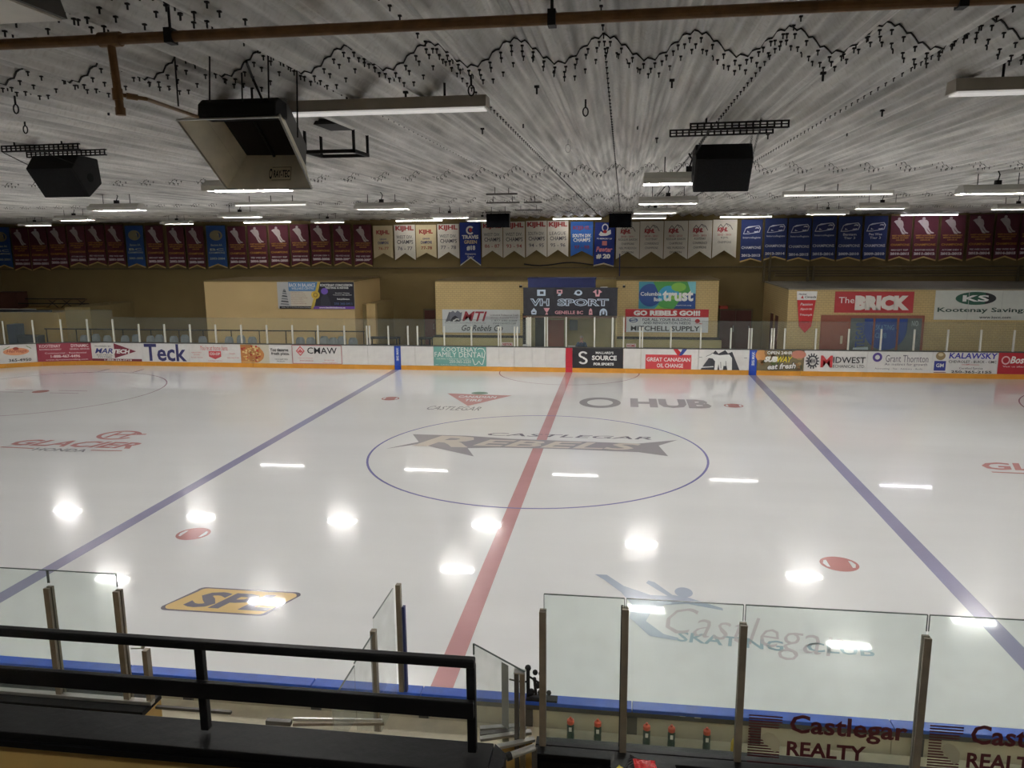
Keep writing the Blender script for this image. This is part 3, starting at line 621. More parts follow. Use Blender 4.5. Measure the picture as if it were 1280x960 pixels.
# doors
def door(n, px0, px1, pyt, y, m, leaves=1, glass=False):
    x0, x1 = X(px0, y, pyt+20), X(px1, y, pyt+20); zt = Z(pyt, y, (px0+px1)/2)
    d = box('door_%d' % n, x0, y-.05, 0, x1, y-.001, zt, M_girt if m is M_door else M_doorred); d['kind'] = 'structure'
    W = (x1-x0-.12)/leaves
    for k in range(leaves):
        l = MB().box(-W/2+.01, -.05, .02, W/2-.01, -.026, zt-.08).obj('door_leaf', m, d, (-(x1-x0)/2+.06+W*(k+.5), 0, 0))
        MB().tube([(W*.36, -.1, 1.0), (W*.36, -.1, 1.3)], .012, 6).box(W*.36-.012, -.1, 1.0, W*.36+.012, -.05, 1.02).box(W*.36-.012, -.1, 1.28, W*.36+.012, -.05, 1.3).obj('door_handle', M_alu, l)
    return d
door(1, 530, 546, 386, 20.9, M_door)
door(2, 898, 940, 386, 20.9, M_door, 2)
o = box('exit_lamp', X(905, 20.8, 380)-.2, 20.75, 2.17, X(905, 20.8, 380)+.2, 21.295, 2.3, mat('exit_red', (190, 70, 50), .5)); tag(o, 'small red exit lamp above the dark double doors', 'sign')
for i, px in enumerate((946, 954)):   # narrow dark side doors on the return wall
    y = (18.4, 17.2)[i]; o = box('door_%d' % (4+i), xc-.04, y, 0, xc-.001, y+.55, 2.15, M_door); o['kind'] = 'structure'
# concession entrance: red door, three dim windows, frame
y = YC; x0, x1 = X(1026, y, 400), X(1155, y, 400); zt = Z(394, y, 1090)
fr = box('window_1', x0, y-.06, 0, x1, y-.002, zt, M_doorred); fr['kind'] = 'structure'; cxx = (x0+x1)/2
def sub(name, pa, pb, z0, z1, yy, m, par=fr):
    a, b = X(pa, y, 410)-cxx, X(pb, y, 410)-cxx
    return MB().box(a, yy-.012, z0, b, yy, z1).obj(name, m, par)
dl = sub('door_leaf', 1028, 1060, .03, zt-.1, -.03, M_doorred); sub('door_notice', 1050.5, 1053.5, 1.15, 1.5, -.05, ink((196, 176, 150)))
for a, b in ((1062, 1090), (1093, 1120), (1123, 1151)): sub('window_pane', a, b, .1, zt-.12, -.03, M_windk)
f0 = X(1062, y, 410)-cxx; f1 = X(1151, y, 410)-cxx; A = Art(fr, f1-f0, zt-.2, -.043, x0=f0, z0=.1)
Bl = ink((40, 70, 140)); A.ell(.5, .78, .3, .42, Bl, n=30, a0=180, a1=360); A.rect(.2, .78, .33, .98, Bl); A.rect(.35, .78, .65, .98, Bl); A.rect(.67, .78, .8, .98, Bl)
A.text('SKATING', .36, .76, .62, .86, ink((110, 150, 190)), 0); A.text('CLUB', .36, .6, .52, .7, ink((110, 150, 190)), 0); A.text('CASTLEGAR', .08, .16, .22, .92, Bl, .02, rot=1); A.text('NO', .86, .84, .95, .94, ink((190, 200, 200)), 0)
A.poly([(.05, .3), (.28, .33), (.27, .42), (.06, .4)], ink((180, 196, 200))); A.done()
for a in (1061, 1091.5, 1121.5): sub('mullion', a-1.2, a+1.2, 0, zt-.05, -.05, M_doorred)

# ------------------------------------------------------------------ wall signs
def sign(name, px0, py0, px1, py1, y, m, label, cat='sign', off=.03):
    yy = y-off; x0, x1 = X(px0, yy, (py0+py1)/2), X(px1, yy, (py0+py1)/2); mx = (px0+px1)/2; zt, zb = Z(py0, yy, mx), Z(py1, yy, mx)
    W, H = x1-x0, zt-zb; o = MB().box(-W/2, 0, 0, W/2, off-.004, H).obj(name, m, None, ((x0+x1)/2, yy, zb)); tag(o, label, cat)
    return Art(o, W, H)
K = ink
a = sign('wall_sign', 347, 352.5, 443, 386, YA, K((206, 198, 180)), 'wide wall poster, half pale blue and half black, on the left room')
a.rect(0, 0, .17, 1, K((184, 184, 182)))
for i, v in enumerate((.16, .26, .36, .46, .56, .64, .7)): a.poly([(.03+.008*i, v), (.15-.006*i, v-.03), (.14-.006*i, v+.03), (.04+.008*i, v+.05)], K((60, 62, 66) if i % 2 else (120, 122, 126)))
a.rect(.15, .66, .53, 1, K((84, 130, 176))); a.text('BACK IN BALANCE', .16, .82, .5, .95, K(WHT), .01); a.text('WELLNESS CENTRE', .19, .72, .48, .8, K(WHT), 0)
for i, t in enumerate(('Massage Therapy', 'Chiropractic Care', 'Acupuncture', 'Registered Massage Therapy', 'Naturopathic Medicine', 'Yoga and Pilates', 'Counselling')): a.text(t, .18, .6-.07*i, .34+.018*((i*5) % 4), .635-.07*i, K((150, 90, 80)), 0)
a.rect(.02, 0, .46, .1, K((40, 36, 40))); a.text('Suite 103, Columbia Avenue Castlegar', .05, .03, .44, .07, K(WHT), 0)
a.poly([(.46, 0), (1, 0), (1, 1), (.56, 1)], K((28, 28, 40))); a.poly([(.43, 0), (.47, 0), (.57, 1), (.535, 1)], K((190, 164, 70))); a.ell(.5, .52, .055, .15, K((196, 166, 60))); a.ell(.5, .52, .03, .09, K((150, 120, 40)), .6)
a.poly([(.46, 0), (1, 0), (1, .1), (.48, .1)], K((112, 72, 160))); a.text('www.backinbalance.ca', .54, .02, .88, .08, K(WHT), .03); a.text('KOOTENAY CONCUSSION', .57, .84, .98, .93, K(WHT), .02); a.text('TESTING & REHAB', .63, .75, .93, .82, K(WHT), .02)
a.ell(.62, .66, .045, .12, K((104, 76, 176))); a.poly([(.56, .1), (.57, .4), (.6, .54), (.65, .54), (.68, .36), (.7, .1)], K((46, 46, 60))); a.text('Baseline Testing', .76, .57, .94, .61, K(WHT)); a.text('Concussion Management', .73, .5, .97, .54, K(WHT)); a.text('Rehabilitation', .78, .34, .94, .4, K(WHT)); a.text('250 365-0411', .74, .16, .97, .24, K((90, 110, 160)), 0); a.done()
a = sign('wall_sign', 553, 387, 650, 416, YA, K((202, 206, 206)), 'pale grey wall sign with dark red letters and mountain picture, centre left')
a.poly([(.04, .46), (.09, .9), (.11, .88), (.1, .5)], K((90, 90, 100))); a.poly([(.1, .5), (.1, .85), (.14, .95), (.17, .86), (.2, .96), (.24, .86), (.26, .9), (.24, .5)], K((110, 112, 124))); a.poly([(.1, .48), (.13, .66), (.17, .74), (.2, .66), (.23, .48)], K((40, 40, 48))); a.line([(.14, .5), (.19, .6), (.22, .56)], .06, K(WHT))
a.text('MTI', .26, .5, .58, .92, K((150, 46, 58)), .06, .3); a.text('MOUNTAIN TRANSPORT INSTITUTE', .03, .4, .56, .44, K((90, 90, 90)), 0)
for i, t in enumerate(('Licensed & Professional Truck', 'Driver Training School', '1-877-685-5369', 'WWW.DRIVEMTI.COM')): a.text(t, .62+.01*i, .74-.12*i, .98-.01*i, .81-.12*i, K((80, 80, 84)), 0)
a.text('Go Rebels Go', .25, .08, .78, .34, K((52, 50, 54)), .01, .35); a.done()
a = sign('wall_sign', 798.5, 352, 869.5, 386, YA, K((58, 140, 160)), 'square blue and green overlapping circles poster with white lettering')
G1, G2, B1, B2 = K((72, 150, 70)), K((128, 184, 70)), K((30, 70, 136)), K((50, 150, 190))
a.ell(.2, .5, .2, .42, B1); a.poly([(.25, 1), (.85, 1), (.95, .6), (.6, .3), (.35, .6)], G1); a.ell(.53, .45, .19, .4, B2, n=30); a.poly([(.28, 0), (.85, 0), (.9, .4), (.62, .55), (.42, .3)], G2); a.ell(.55, .18, .2, .17, G1); a.poly([(.62, 0), (1, 0), (1, .65), (.86, .6), (.74, .35)], B1); a.poly([(.85, 1), (1, 1), (1, .55), (.92, .6)], K((120, 190, 200))); a.ell(.7, .8, .13, .16, G2)
a.text('Columbia', .03, .48, .40, .62, K(WHT), .02); a.text('Basin', .27, .28, .41, .42, K(WHT), .02); a.text('trust', .42, .28, .96, .68, K(WHT), .04); a.text('ourtrust.org', .66, .1, .93, .15, K(WHT), 0); a.done()
a = sign('wall_sign', 781.5, 386.5, 885.5, 415.5, YA, K((214, 218, 218)), 'white supply sign with red cheering band on top, right of the booth')
a.rect(0, .66, 1, 1, K((188, 44, 52))); a.text('GO REBELS GO!!!', .1, .72, .9, .95, K(WHT), .06); a.text('FOR ALL YOUR BUILDING', .21, .5, .79, .61, K((60, 64, 80)), .02); a.text('AND RENOVATION NEEDS', .22, .35, .79, .46, K((60, 64, 80)), .02); a.text('MITCHELL SUPPLY', .07, .06, .9, .28, K(BLK), .04)
a.ell(.1, .52, .055, .1, K((70, 90, 140)), .7); a.line([(.05, .5), (.15, .54)], .05, K((70, 90, 140))); a.ell(.87, .5, .03, .09, K(RED), 0, 10); a.text('HOME', .85, .36, .93, .41, K(RED), .01); a.rect(0, 0, .012, 1, K((188, 44, 52))); a.done()
y = YC-.05; x0, x1 = X(994, y), X(1019.5, y); zt, zb = Z(364, y, 1006), Z(416, y, 1006); W, H = x1-x0, zt-zb
o = MB().prism([(-W/2, H), (W/2, H), (W*.3, H*.16), (0, 0), (-W*.3, H*.16)], -.012, .012, 'y').obj('pennant', K((196, 40, 44)), None, ((x0+x1)/2, y, zb)); tag(o, 'tall tapering red pennant with white head on the block wall', 'banner')
a = Art(o, W, H, -.012); a.poly([(0, 1), (1, 1), (.97, .79), (.03, .79)], K(WHT)); a.text('Hockey', .1, .9, .5, .95, K(BLK), .02, .3); a.text('Canada', .4, .84, .95, .89, K(BLK), .02, .3); a.poly([(.2, .84), (.35, .82), (.3, .9)], K(RED))
for t, v in (('Passion', .66), ('Spirit', .54), ('Triumph', .40)): a.text(t, .2, v, .8, v+.06, K(WHT), .01, .25)
a.text('Esprit', .3, .24, .7, .29, K((120, 24, 30)), .01, .25); a.done()
a = sign('wall_sign', 1043.5, 364.5, 1142, 391, YC, K((176, 52, 56)), 'dark red wall sign with big white letters above the door')
a.text('The', .05, .45, .25, .74, K(WHT), .0); a.text('BRICK', .26, .12, .95, .82, K((226, 220, 212)), .08); a.done()
a = sign('wall_sign', 1168.5, 363, 1296, 400, YC, K((206, 208, 200)), 'large white bank sign with green and black oval at far right')
a.ell(.40, .73, .2, .22, K((44, 92, 72))); a.poly([(.40+.2*math.cos(t), .73+.22*math.sin(t)) for t in [math.radians(-62+124*k/14) for k in range(15)]], K((36, 38, 40))); a.text('KS', .27, .62, .53, .84, K(WHT), .03); a.text('Kootenay Savings', .03, .22, .92, .42, K((40, 66, 56)), .02); a.text('www.ksco.com', .45, .05, .76, .14, K(BLK), .02)
for u in (.33, .66): a.line([(u, 0), (u, 1)], .02, K((186, 188, 182)))
a.done()

# ------------------------------------------------------------------ scorer booth
YB = 14.7
bth = empty('scorer_booth', (0, YB, 0), 'glazed scorer booth behind the centre boards', 'booth')
def bpart(name, px0, py0, px1, py1, y, dy, m, label=None):
    p0, p1 = ony(px0, py1, y), ony(px1, py0, y); o = MB().box(p0.x, y-YB, max(p0.z, 0), p1.x, y-YB+dy, p1.z).obj(name, m, bth)
    if label: o['label'] = label
    return o
bpart('frame_post', 657.5, 397, 662.5, 440, YB, .1, M_post); bpart('frame_post', 764, 397, 767.5, 440, YB, .1, M_post)
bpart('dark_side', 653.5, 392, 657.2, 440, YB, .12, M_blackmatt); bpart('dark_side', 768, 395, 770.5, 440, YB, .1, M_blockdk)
bpart('back_wall', 663, 392, 764, 440, 17.2, .08, M_lowwall); bpart('dark_doorway', 669, 397, 681, 440, 16.9, .1, M_blackmatt); bpart('inner_door', 684, 400, 705, 440, 16.9, .06, M_doorred)  # dark_doorway: flat black slab painted as the dark interior
bpart('inner_window', 712, 400, 722, 413, 17.1, .05, M_windk); bpart('desk', 684, 436.5, 766, 438.5, 14.9, .5, M_white)
bpart('ledge_box', 653.5, 431, 661.5, 436, 14.2, .2, M_white); bpart('desk_sheet', 710, 432, 719, 436, 14.8, .02, M_white)
bpart('lower_rail', 654, 395.4, 771, 397, YB-.02, .1, mat('booth_brown_rail', (120, 84, 70), .6))
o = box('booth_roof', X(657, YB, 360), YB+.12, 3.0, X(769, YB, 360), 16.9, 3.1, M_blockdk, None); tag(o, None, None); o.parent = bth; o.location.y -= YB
bn = ony(654, 360, YB-.12); b2 = ony(771.5, 395, YB-.12); W, H = b2.x-bn.x, bn.z-b2.z
NB = 24
v = []
for j in range(2):
    for i in range(NB+1):
        for k in range(2): v.append((-W/2+W*i/NB, .02*math.sin(i*.9+j)*.6+k*.01, H*j))
f = []
for i in range(NB):
    a_, b_ = i*2, (i+1)*2; T = (NB+1)*2
    f += [(a_, b_, b_+T, a_+T), (a_+1, a_+1+T, b_+1+T, b_+1)]
o = MB().add(v, f).box(-W/2-.02, .02, H-.02, W/2+.02, .06, H+.02).obj('booth_banner', M_charcoal, None, ((bn.x+b2.x)/2, YB-.12, b2.z)); tag(o, 'black cloth banner with outlined white letters and small icons over the booth', 'banner')
a = Art(o, W, H, -.015); SL = K((176, 190, 206)); PK = K((206, 150, 156)); D = K((40, 42, 50))
a.text('VH', .075, .35, .28, .62, SL, .06); a.text('SPORT', .365, .35, .91, .62, SL, .06); a.text('VH', .085, .38, .27, .59, D, -.005); a.text('SPORT', .375, .38, .90, .59, D, -.005)
a.text('GENELLE BC', .34, .06, .64, .18, PK, .02)
a.rect(.15, .72, .24, .94, SL); a.rect(.18, .78, .22, .88, D); a.rect(.36, .8, .42, .94, PK); a.rect(.375, .84, .405, .9, D); a.poly([(.37, .72), (.38, .8), (.41, .8), (.4, .72)], SL)
a.ell(.59, .83, .04, .1, SL); a.poly([(.54, .78), (.56, .88), (.62, .76)], SL); a.ell(.59, .84, .02, .05, D); a.poly([(.74, .86), (.77, .94), (.81, .94), (.84, .86), (.815, .82), (.81, .7), (.77, .7), (.765, .82)], PK); a.ell(.79, .86, .012, .1, D)
a.poly([(.09, .04), (.085, .16), (.115, .28), (.145, .16), (.14, .04)], SL); a.line([(.1, .12), (.13, .12)], .05, D); a.poly([(.22, .28), (.285, .28), (.27, .18), (.255, .12), (.27, .04), (.235, .04), (.25, .12), (.235, .18)], PK)
a.poly([(.7, .04), (.705, .22), (.72, .28), (.735, .22), (.74, .04)], PK); a.rect(.712, .12, .728, .16, D); a.ell(.855, .12, .04, .15, SL, .55, 20, 0, 180); a.rect(.845, .06, .865, .2, SL); a.rect(.815, .02, .83, .14, SL); a.rect(.88, .02, .895, .14, SL); a.done()
p0, p1 = ony(660, 360, 15.6), ony(744, 348, 15.6)
o = MB().box(p0.x, 0, 3.1-3.1, p1.x, 1.0, p1.z-3.1).box(p0.x-.03, -.03, p1.z-3.1-.05, p1.x+.03, 1.03, p1.z-3.1+.02).obj('blue_crate', M_navy, None, (0, 15.6, 3.1)); tag(o, 'long dark blue crate lying on the booth roof behind the black banner', 'crate')
c = ony(728, 360, 15.2); o = MB().lathe([(.3, 0), (.3, .14), (.27, .26), (.18, .36), (.06, .41)], 18).obj('roof_dome', M_galv, None, (c.x, 15.2, 3.1), smooth=False); tag(o, 'rounded grey dome sitting on the booth roof beside the blue crate', 'vent')
c0, c1 = ony(738, 358, 15.3), ony(770, 355, 15.3)
o = MB().box(c0.x, 0, .15, c1.x, .5, .3).box(c0.x+.05, .05, 0, c0.x+.12, .12, .15).box(c1.x-.12, .05, 0, c1.x-.05, .12, .15).obj('roof_bench', mat('pale_wood', (150, 124, 84), .6), None, (0, 15.3, 3.1)); tag(o, 'low pale wooden shelf on the booth roof right of the grey dome', 'shelf')
c = ony(755, 350, 15.35); o = MB().box(-.16, 0, 0, .16, .3, .2, 0).box(-.09, -.01, .05, .09, 0, .15, 1).obj('roof_speaker', [M_white, M_blackmatt], None, (c.x, 15.35, 3.405)); tag(o, 'small white box with dark front on the wooden shelf over the booth', 'speaker')
# security cameras either side of the booth
for px, w_ in ((651, 'left'), (780, 'right')):
    p = ony(px, 358, YA-.3); t = empty('security_camera', (p.x, YA-.02, p.z), 'small dark wall camera on white arm, %s of the booth banner' % w_, 'camera')
    MB().tube([(0, 0, 0), (0, -.25, .06)], .02, 6).obj('arm', M_white, t); MB().box(-.06, -.42, -.05, .06, -.2, .04).tube([(0, -.45, -.005), (0, -.42, -.005)], .03, 10).obj('camera_body', M_blackmatt, t)
# small red and white bench signs on the boards' far side
for pa, pb, t, lb in ((627, 641, 'VISITOR', 'small red and white plate standing behind the boards, left of the booth'), (783, 795, 'HOME', 'small red and white plate standing behind the boards, right of the booth')):
    a = sign('bench_plate', pa, 430.5, pb, 435.5, 14.2, K((222, 200, 196)), lb, off=.02); a.text(t, .08, .2, .92, .8, K(RED), .03); a.root.location.z = 1.0; a.done()
    MB().box(-.03, .022, -1.06, .03, .05, .05).obj('plate_post', M_white, a.root)

# ------------------------------------------------------------------ person in the booth
def skin_body(name, joints, edges, mats, loc, root=0, sub=2):
    me = bpy.data.meshes.new(name); me.from_pydata([j[0] for j in joints], edges, []); me.materials.append(mats)
    o = bpy.data.objects.new(name, me); COL.objects.link(o); o.location = loc
    sk = o.modifiers.new('skin', 'SKIN'); sk.use_smooth_shade = True
    for i, j in enumerate(joints):
        me.skin_vertices[0].data[i].radius = j[1] if isinstance(j[1], tuple) else (j[1], j[1]); me.skin_vertices[0].data[i].use_root = (i == root)
    sm = o.modifiers.new('subdivision', 'SUBSURF'); sm.levels = sub; sm.render_levels = sub
    dg = bpy.context.evaluated_depsgraph_get(); m2 = bpy.data.meshes.new_from_object(o.evaluated_get(dg)); bpy.data.objects.remove(o)
    r = bpy.data.objects.new(name, m2); COL.objects.link(r); r.location = loc
    if not len(m2.materials): m2.materials.append(mats)
    return r
M_skin = mat('skin', (186, 140, 118), .6, var=.03); M_jack = mat('slate_jacket', (62, 78, 98), .85, var=.1); M_trous = mat('dark_trousers', (40, 42, 50), .85); M_hair = mat('grey_hair', (150, 140, 130), .8)
hp = ony(727, 423, 15.35)
# whole body skin, seated facing the ice (-y), elbows on the desk, hands at the chin
J = [((0, 0, .50), .12), ((0, -.01, .64), .12), ((0, -.02, .80), .145), ((0, -.03, .93), .12), ((0, -.04, 1.0), .06), ((0, -.05, 1.06), .055),
     ((-.17, -.03, .93), .062), ((-.24, -.16, .74), .048), ((-.12, -.34, .88), .034), ((-.05, -.27, 1.02), .027), ((.17, -.03, .93), .062), ((.24, -.16, .74), .048), ((.12, -.34, .88), .034), ((.05, -.27, 1.02), .027),
     ((-.1, -.06, .48), .09), ((-.12, -.42, .48), .062), ((-.12, -.42, .12), .045), ((-.12, -.44, .03), .04), ((-.12, -.56, .0), .03), ((.1, -.06, .48), .09), ((.12, -.42, .48), .062), ((.12, -.42, .12), .045), ((.12, -.44, .03), .04), ((.12, -.56, .0), .03)]
Ed = [(0, 1), (1, 2), (2, 3), (3, 4), (4, 5), (3, 6), (6, 7), (7, 8), (8, 9), (3, 10), (10, 11), (11, 12), (12, 13), (0, 14), (14, 15), (15, 16), (16, 17), (17, 18), (0, 19), (19, 20), (20, 21), (21, 22), (22, 23)]
per = empty('person', (hp.x, 15.35, .0), 'seated person in slate blue jacket with hands to the mouth, inside the booth', 'person')
dz = hp.z-1.15
per.location.z = dz
body = skin_body('body', J, Ed, M_jack, (0, 0, 0)); body.parent = per; body.data.materials.append(M_trous); body.data.materials.append(M_skin)
for p in body.data.polygons:
    c = p.center; p.material_index = 2 if (c.z > 1.0 or (c.y < -.2 and c.z > .985)) else 1 if (c.z < .53) else 0
def head_mesh():
    bm = bmesh.new(); bmesh.ops.create_uvsphere(bm, u_segments=20, v_segments=14, radius=1)
    for v in bm.verts:
        x, y, z = v.co; k = 1-.22*max(0, -z)
        v.co = Vector((x*.076*k, y*.098*(1-.1*max(0, -z)), z*.118))
        if y < -.6: v.co.y += .006
        if y < -.9 and abs(x) < .25 and -.35 < z < .15: v.co.y -= .024     # nose
        if y < -.7 and .1 < z < .3 and .2 < abs(x) < .6: v.co.y += .008    # eye sockets
    me = bpy.data.meshes.new('head'); bm.to_mesh(me); bm.free(); me.materials.append(M_skin); me.polygons.foreach_set('use_smooth', [True]*len(me.polygons)); return me
hd = link('head', head_mesh(), per, (0, -.06, 1.16)); b = MB()
for s in (-1, 1): b.lathe([(.0105, -.004), (.012, 0), (.006, .004)], 8, (s*.03, -.089, .018))
b.obj('eye', M_blackmatt, hd); MB().box(-.022, -.092, -.055, .022, -.086, -.048).obj('mouth', mat('lips', (150, 84, 78), .5), hd)
b = MB()
for s in (-1, 1): b.box(s*.074-.008, -.01, -.02, s*.074+.008, .02, .03)
b.obj('ear', M_skin, hd, bevel=.005)
bm = bmesh.new(); bmesh.ops.create_uvsphere(bm, u_segments=18, v_segments=12, radius=1); bmesh.ops.delete(bm, geom=[v for v in bm.verts if v.co.z < .25 and v.co.y < .1 or v.co.z < -.3], context='VERTS')
for v in bm.verts: v.co = Vector((v.co.x*.081, v.co.y*.104+.004, v.co.z*.124+.004))
me = bpy.data.meshes.new('hair'); bm.to_mesh(me); bm.free(); me.materials.append(M_hair); link('hair', me, hd)
for s in (-1, 1):
    Jh = [((0, 0, 0), .024), ((0, 0, .035), .03), ((0, 0, .07), .028)]; Eh = [(0, 1), (1, 2)]
    for k in range(4):
        x = -.024+.016*k; n0 = len(Jh); L = (.055, .068, .064, .05)[k]
        Jh += [((x, -.004, .085), .009), ((x, -.016, .085+L*.5), .008), ((x*.9, -.006+.024, .085+L*.8), .007)]; Eh += [(2, n0), (n0, n0+1), (n0+1, n0+2)]
    n0 = len(Jh); Jh += [((s*-.034, -.01, .04), .010), ((s*-.05, -.008, .075), .009)]; Eh += [(1, n0), (n0, n0+1)]
    h = skin_body('hand', Jh, Eh, M_skin, (s*.05, -.265, 1.02), sub=1); h.parent = per; h.rotation_euler = (.5, s*-.35, 0); h.scale = (.8, .8, .7)
st = MB().box(-.24, -.22, .33, .24, .24, .38).box(-.22, .2, .4, .22, .24, .86)
for sx in (-1, 1):
    for sy in (-1, 1): st.box(sx*.2-.02, sy*.2-.02, 0, sx*.2+.02, sy*.2+.02, .33)
o = st.obj('booth_chair', M_blackmatt, None, (hp.x, 15.37, dz)); tag(o, 'black chair the seated person uses inside the booth', 'chair')
o = box('booth_platform', hp.x-1.8, 14.95, -.06, hp.x+1.2, 16.7, dz-.02, M_concrete, None, origin=(hp.x, 15.8, -.06)); o.parent = bth; o.location = (hp.x, 15.8-YB, -.06); o.name = 'platform'

# ------------------------------------------------------------------ behind the left boards: seats, rail, stored gear
SEATS = [(105, 0), (120, 1), (134, 0), (156, 0), (170, 1), (188, 0), (199, 1), (217, 0), (231, 1), (253, 0), (286, 0), (301, 1), (315, 0), (375, 0), (388, 0), (405, 1), (416, 0), (427, 1), (441, 0)]
sp = None
for i, (px, r) in enumerate(SEATS):
    y = 14.6+.5*r; c = ony(px, 431, y)
    if sp is None:
        sp = empty('spectator_seat', (0, 0, 0), 'x', 'seat', 'moulded seats behind the left boards')
        b = MB(); n = 9; v = []; f = []
        for j in range(6):
            h = .42*j/5; wv = .23*(1-.0*h) if j < 4 else .23*(.9 if j == 4 else .62)
            for k in range(n):
                t = -1+2*k/(n-1); v.append((wv*t, .05+.08*(1-t*t)+.06*h, h))
        for j in range(5):
            for k in range(n-1): q = j*n+k; f.append((q, q+1, q+n+1, q+n))
        me = b.add(v, f).obj('backrest', M_seat, sp, (0, 0, .42)); me.modifiers.new('s', 'SOLIDIFY').thickness = .02
        MB().prism([(-.3, .38), (.05, .36), (.1, .42), (.06, .45), (-.28, .43)], -.22, .22).obj('seat', M_seat, sp)
        MB().box(-.03, -.15, 0, .03, -.09, .38).box(-.2, -.2, 0, .2, 0, .03).obj('pedestal', M_blackmatt, sp); t = sp
    else: t = copy_tree(sp)
    t.location = (c.x, y, .42); t['label'] = '%s grey moulded seat from the left in the row behind the left boards' % ORD[i]
o = tag(box('trim_10', -26, 14.2, -.06, X(445, 14.6), 15.9, .4, M_concrete), kind='structure')
rail = empty('guard_rail', (-14, 16.2, .4), 'long dark pipe rail behind the grey seats', 'railing')
MB().tube([(-13.5, 0, .98), (X(455, 16.2)+14, 0, .98)], .03).obj('top_rail', M_blackmatt, rail)
for i, px in enumerate((60, 97, 115, 155, 190, 225, 255, 290, 325, 358, 395, 430, 455)):
    x = X(px, 16.2, 430)+14; MB().tube([(x, 0, -.46), (x, 0, .98)], .025, 6).obj('rail_post', M_blackmatt, rail)
def low_table(px0, px1, y, i):
    a_, b_ = X(px0, y, 430), X(px1, y, 430); t = empty('low_table', ((a_+b_)/2, y, -.06), ['wide', 'narrow'][i]+' dark frame table behind the boards left of centre, '+['left of two', 'right of two'][i], 'table'); w2 = (b_-a_)/2
    MB().box(-w2, -.3, 1.22, w2, .3, 1.27).obj('table_top', M_blackmatt, t)
    for sx in (-1, 1):
        for sy in (-1, 1): MB().box(sx*(w2-.05)-.025, sy*.25-.025, 0, sx*(w2-.05)+.025, sy*.25+.025, 1.22).obj('leg', M_blackmatt, t)
    MB().box(-w2+.05, -.01, .9, w2-.05, .01, .94).obj('brace', M_blackmatt, t)
low_table(462, 499, 15.4, 0); low_table(524, 540, 15.4, 1)
# left end store room and the gear on its roof
ys = 17.0
xl0, xl1 = X(-60, ys, 400), X(74, ys, 400); xl2 = X(106, ys, 400)
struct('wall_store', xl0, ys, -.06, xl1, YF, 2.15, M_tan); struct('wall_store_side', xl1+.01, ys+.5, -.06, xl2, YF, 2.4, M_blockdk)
gear = []
for i, (pa, ya, pb, yb, r, m, lb) in enumerate((( -10, 389, 64, 388, .07, M_charcoal, 'thick dark roll lying at the front of the store roof'), (8, 383, 62, 384, .035, M_rust, 'brown pole lying across the store roof'),
        (30, 373.5, 106, 373.5, .03, M_blackmatt, 'uppermost long dark pole lying on the store roof'), (20, 379.5, 111, 379.5, .03, M_blackmatt, 'lower long dark pole lying on the store roof'), (-10, 387, 45, 386, .03, M_white, 'pale pole lying in front of the dark roll'))):
    zz = (2.222, 2.187, None, 2.432, 2.182)[i]; y = 19.9 if i == 2 else onz((pa+pb)/2, (ya+yb)/2, zz).y; p, q = ony(pa, ya, y), ony(pb, yb, y)
    if zz: p.z = q.z = zz
    else: p.z = q.z = 2.655
    o = MB().tube([(0, 0, 0), (q.x-p.x, 0, q.z-p.z)], r, 8).obj('stored_pole', m, None, (p.x, y, p.z)); tag(o, lb, 'pole')
for i, px in enumerate((66, 84, 103)):
    y = 19.9; p = ony(px, 384, y); t = empty('trestle', (p.x, y, 2.16 if p.x+.55 < xl1 else 2.41), '%s folded dark trestle from the left on the store roof' % ORD[i], 'trestle')
    t.scale = (1, 1, (2.62-t.location.z)/.58)
    for s in (-1, 1): MB().tube([(s*.35, -.02, 0), (-s*.3, .02, .62)], .025, 6).obj('leg', M_blackmatt, t)
    MB().tube([(-.45, 0, .55), (.5, 0, .55)], .025, 6).obj('bar', M_rust, t)
p0, p1 = ony(-6, 384, 19.5), ony(24, 365, 19.5); o = box('store_crate', p0.x, 19.3, 2.152, p1.x, 20.1, p1.z, mat('dark_red_wood', (74, 40, 30), .7), None); tag(o, 'dark red wooden box on the store roof at the left edge', 'crate')
for i, (pa, pb, pt, m) in enumerate(((13, 23.5, 405, M_navy), (25, 48, 419, M_charcoal))):
    y = 16.3; p0, p1 = X(pa, y), X(pb, y); o = MB().prism([(-.28, 0), (.28, 0), (.32, 1), (-.32, 1)], -.3, .3, 'y').obj('bin', mat('slate_bin', (72, 82, 96), .6) if i == 0 else mat('charcoal_bin', (60, 66, 74), .6), None, ((p0+p1)/2, y, .0)); o.scale = ((p1-p0)/.62, 1, Z(pt, y, 20)); tag(o, ('tall slate' if i == 0 else 'low wide charcoal')+' bin behind the glass at the left end', 'bin')

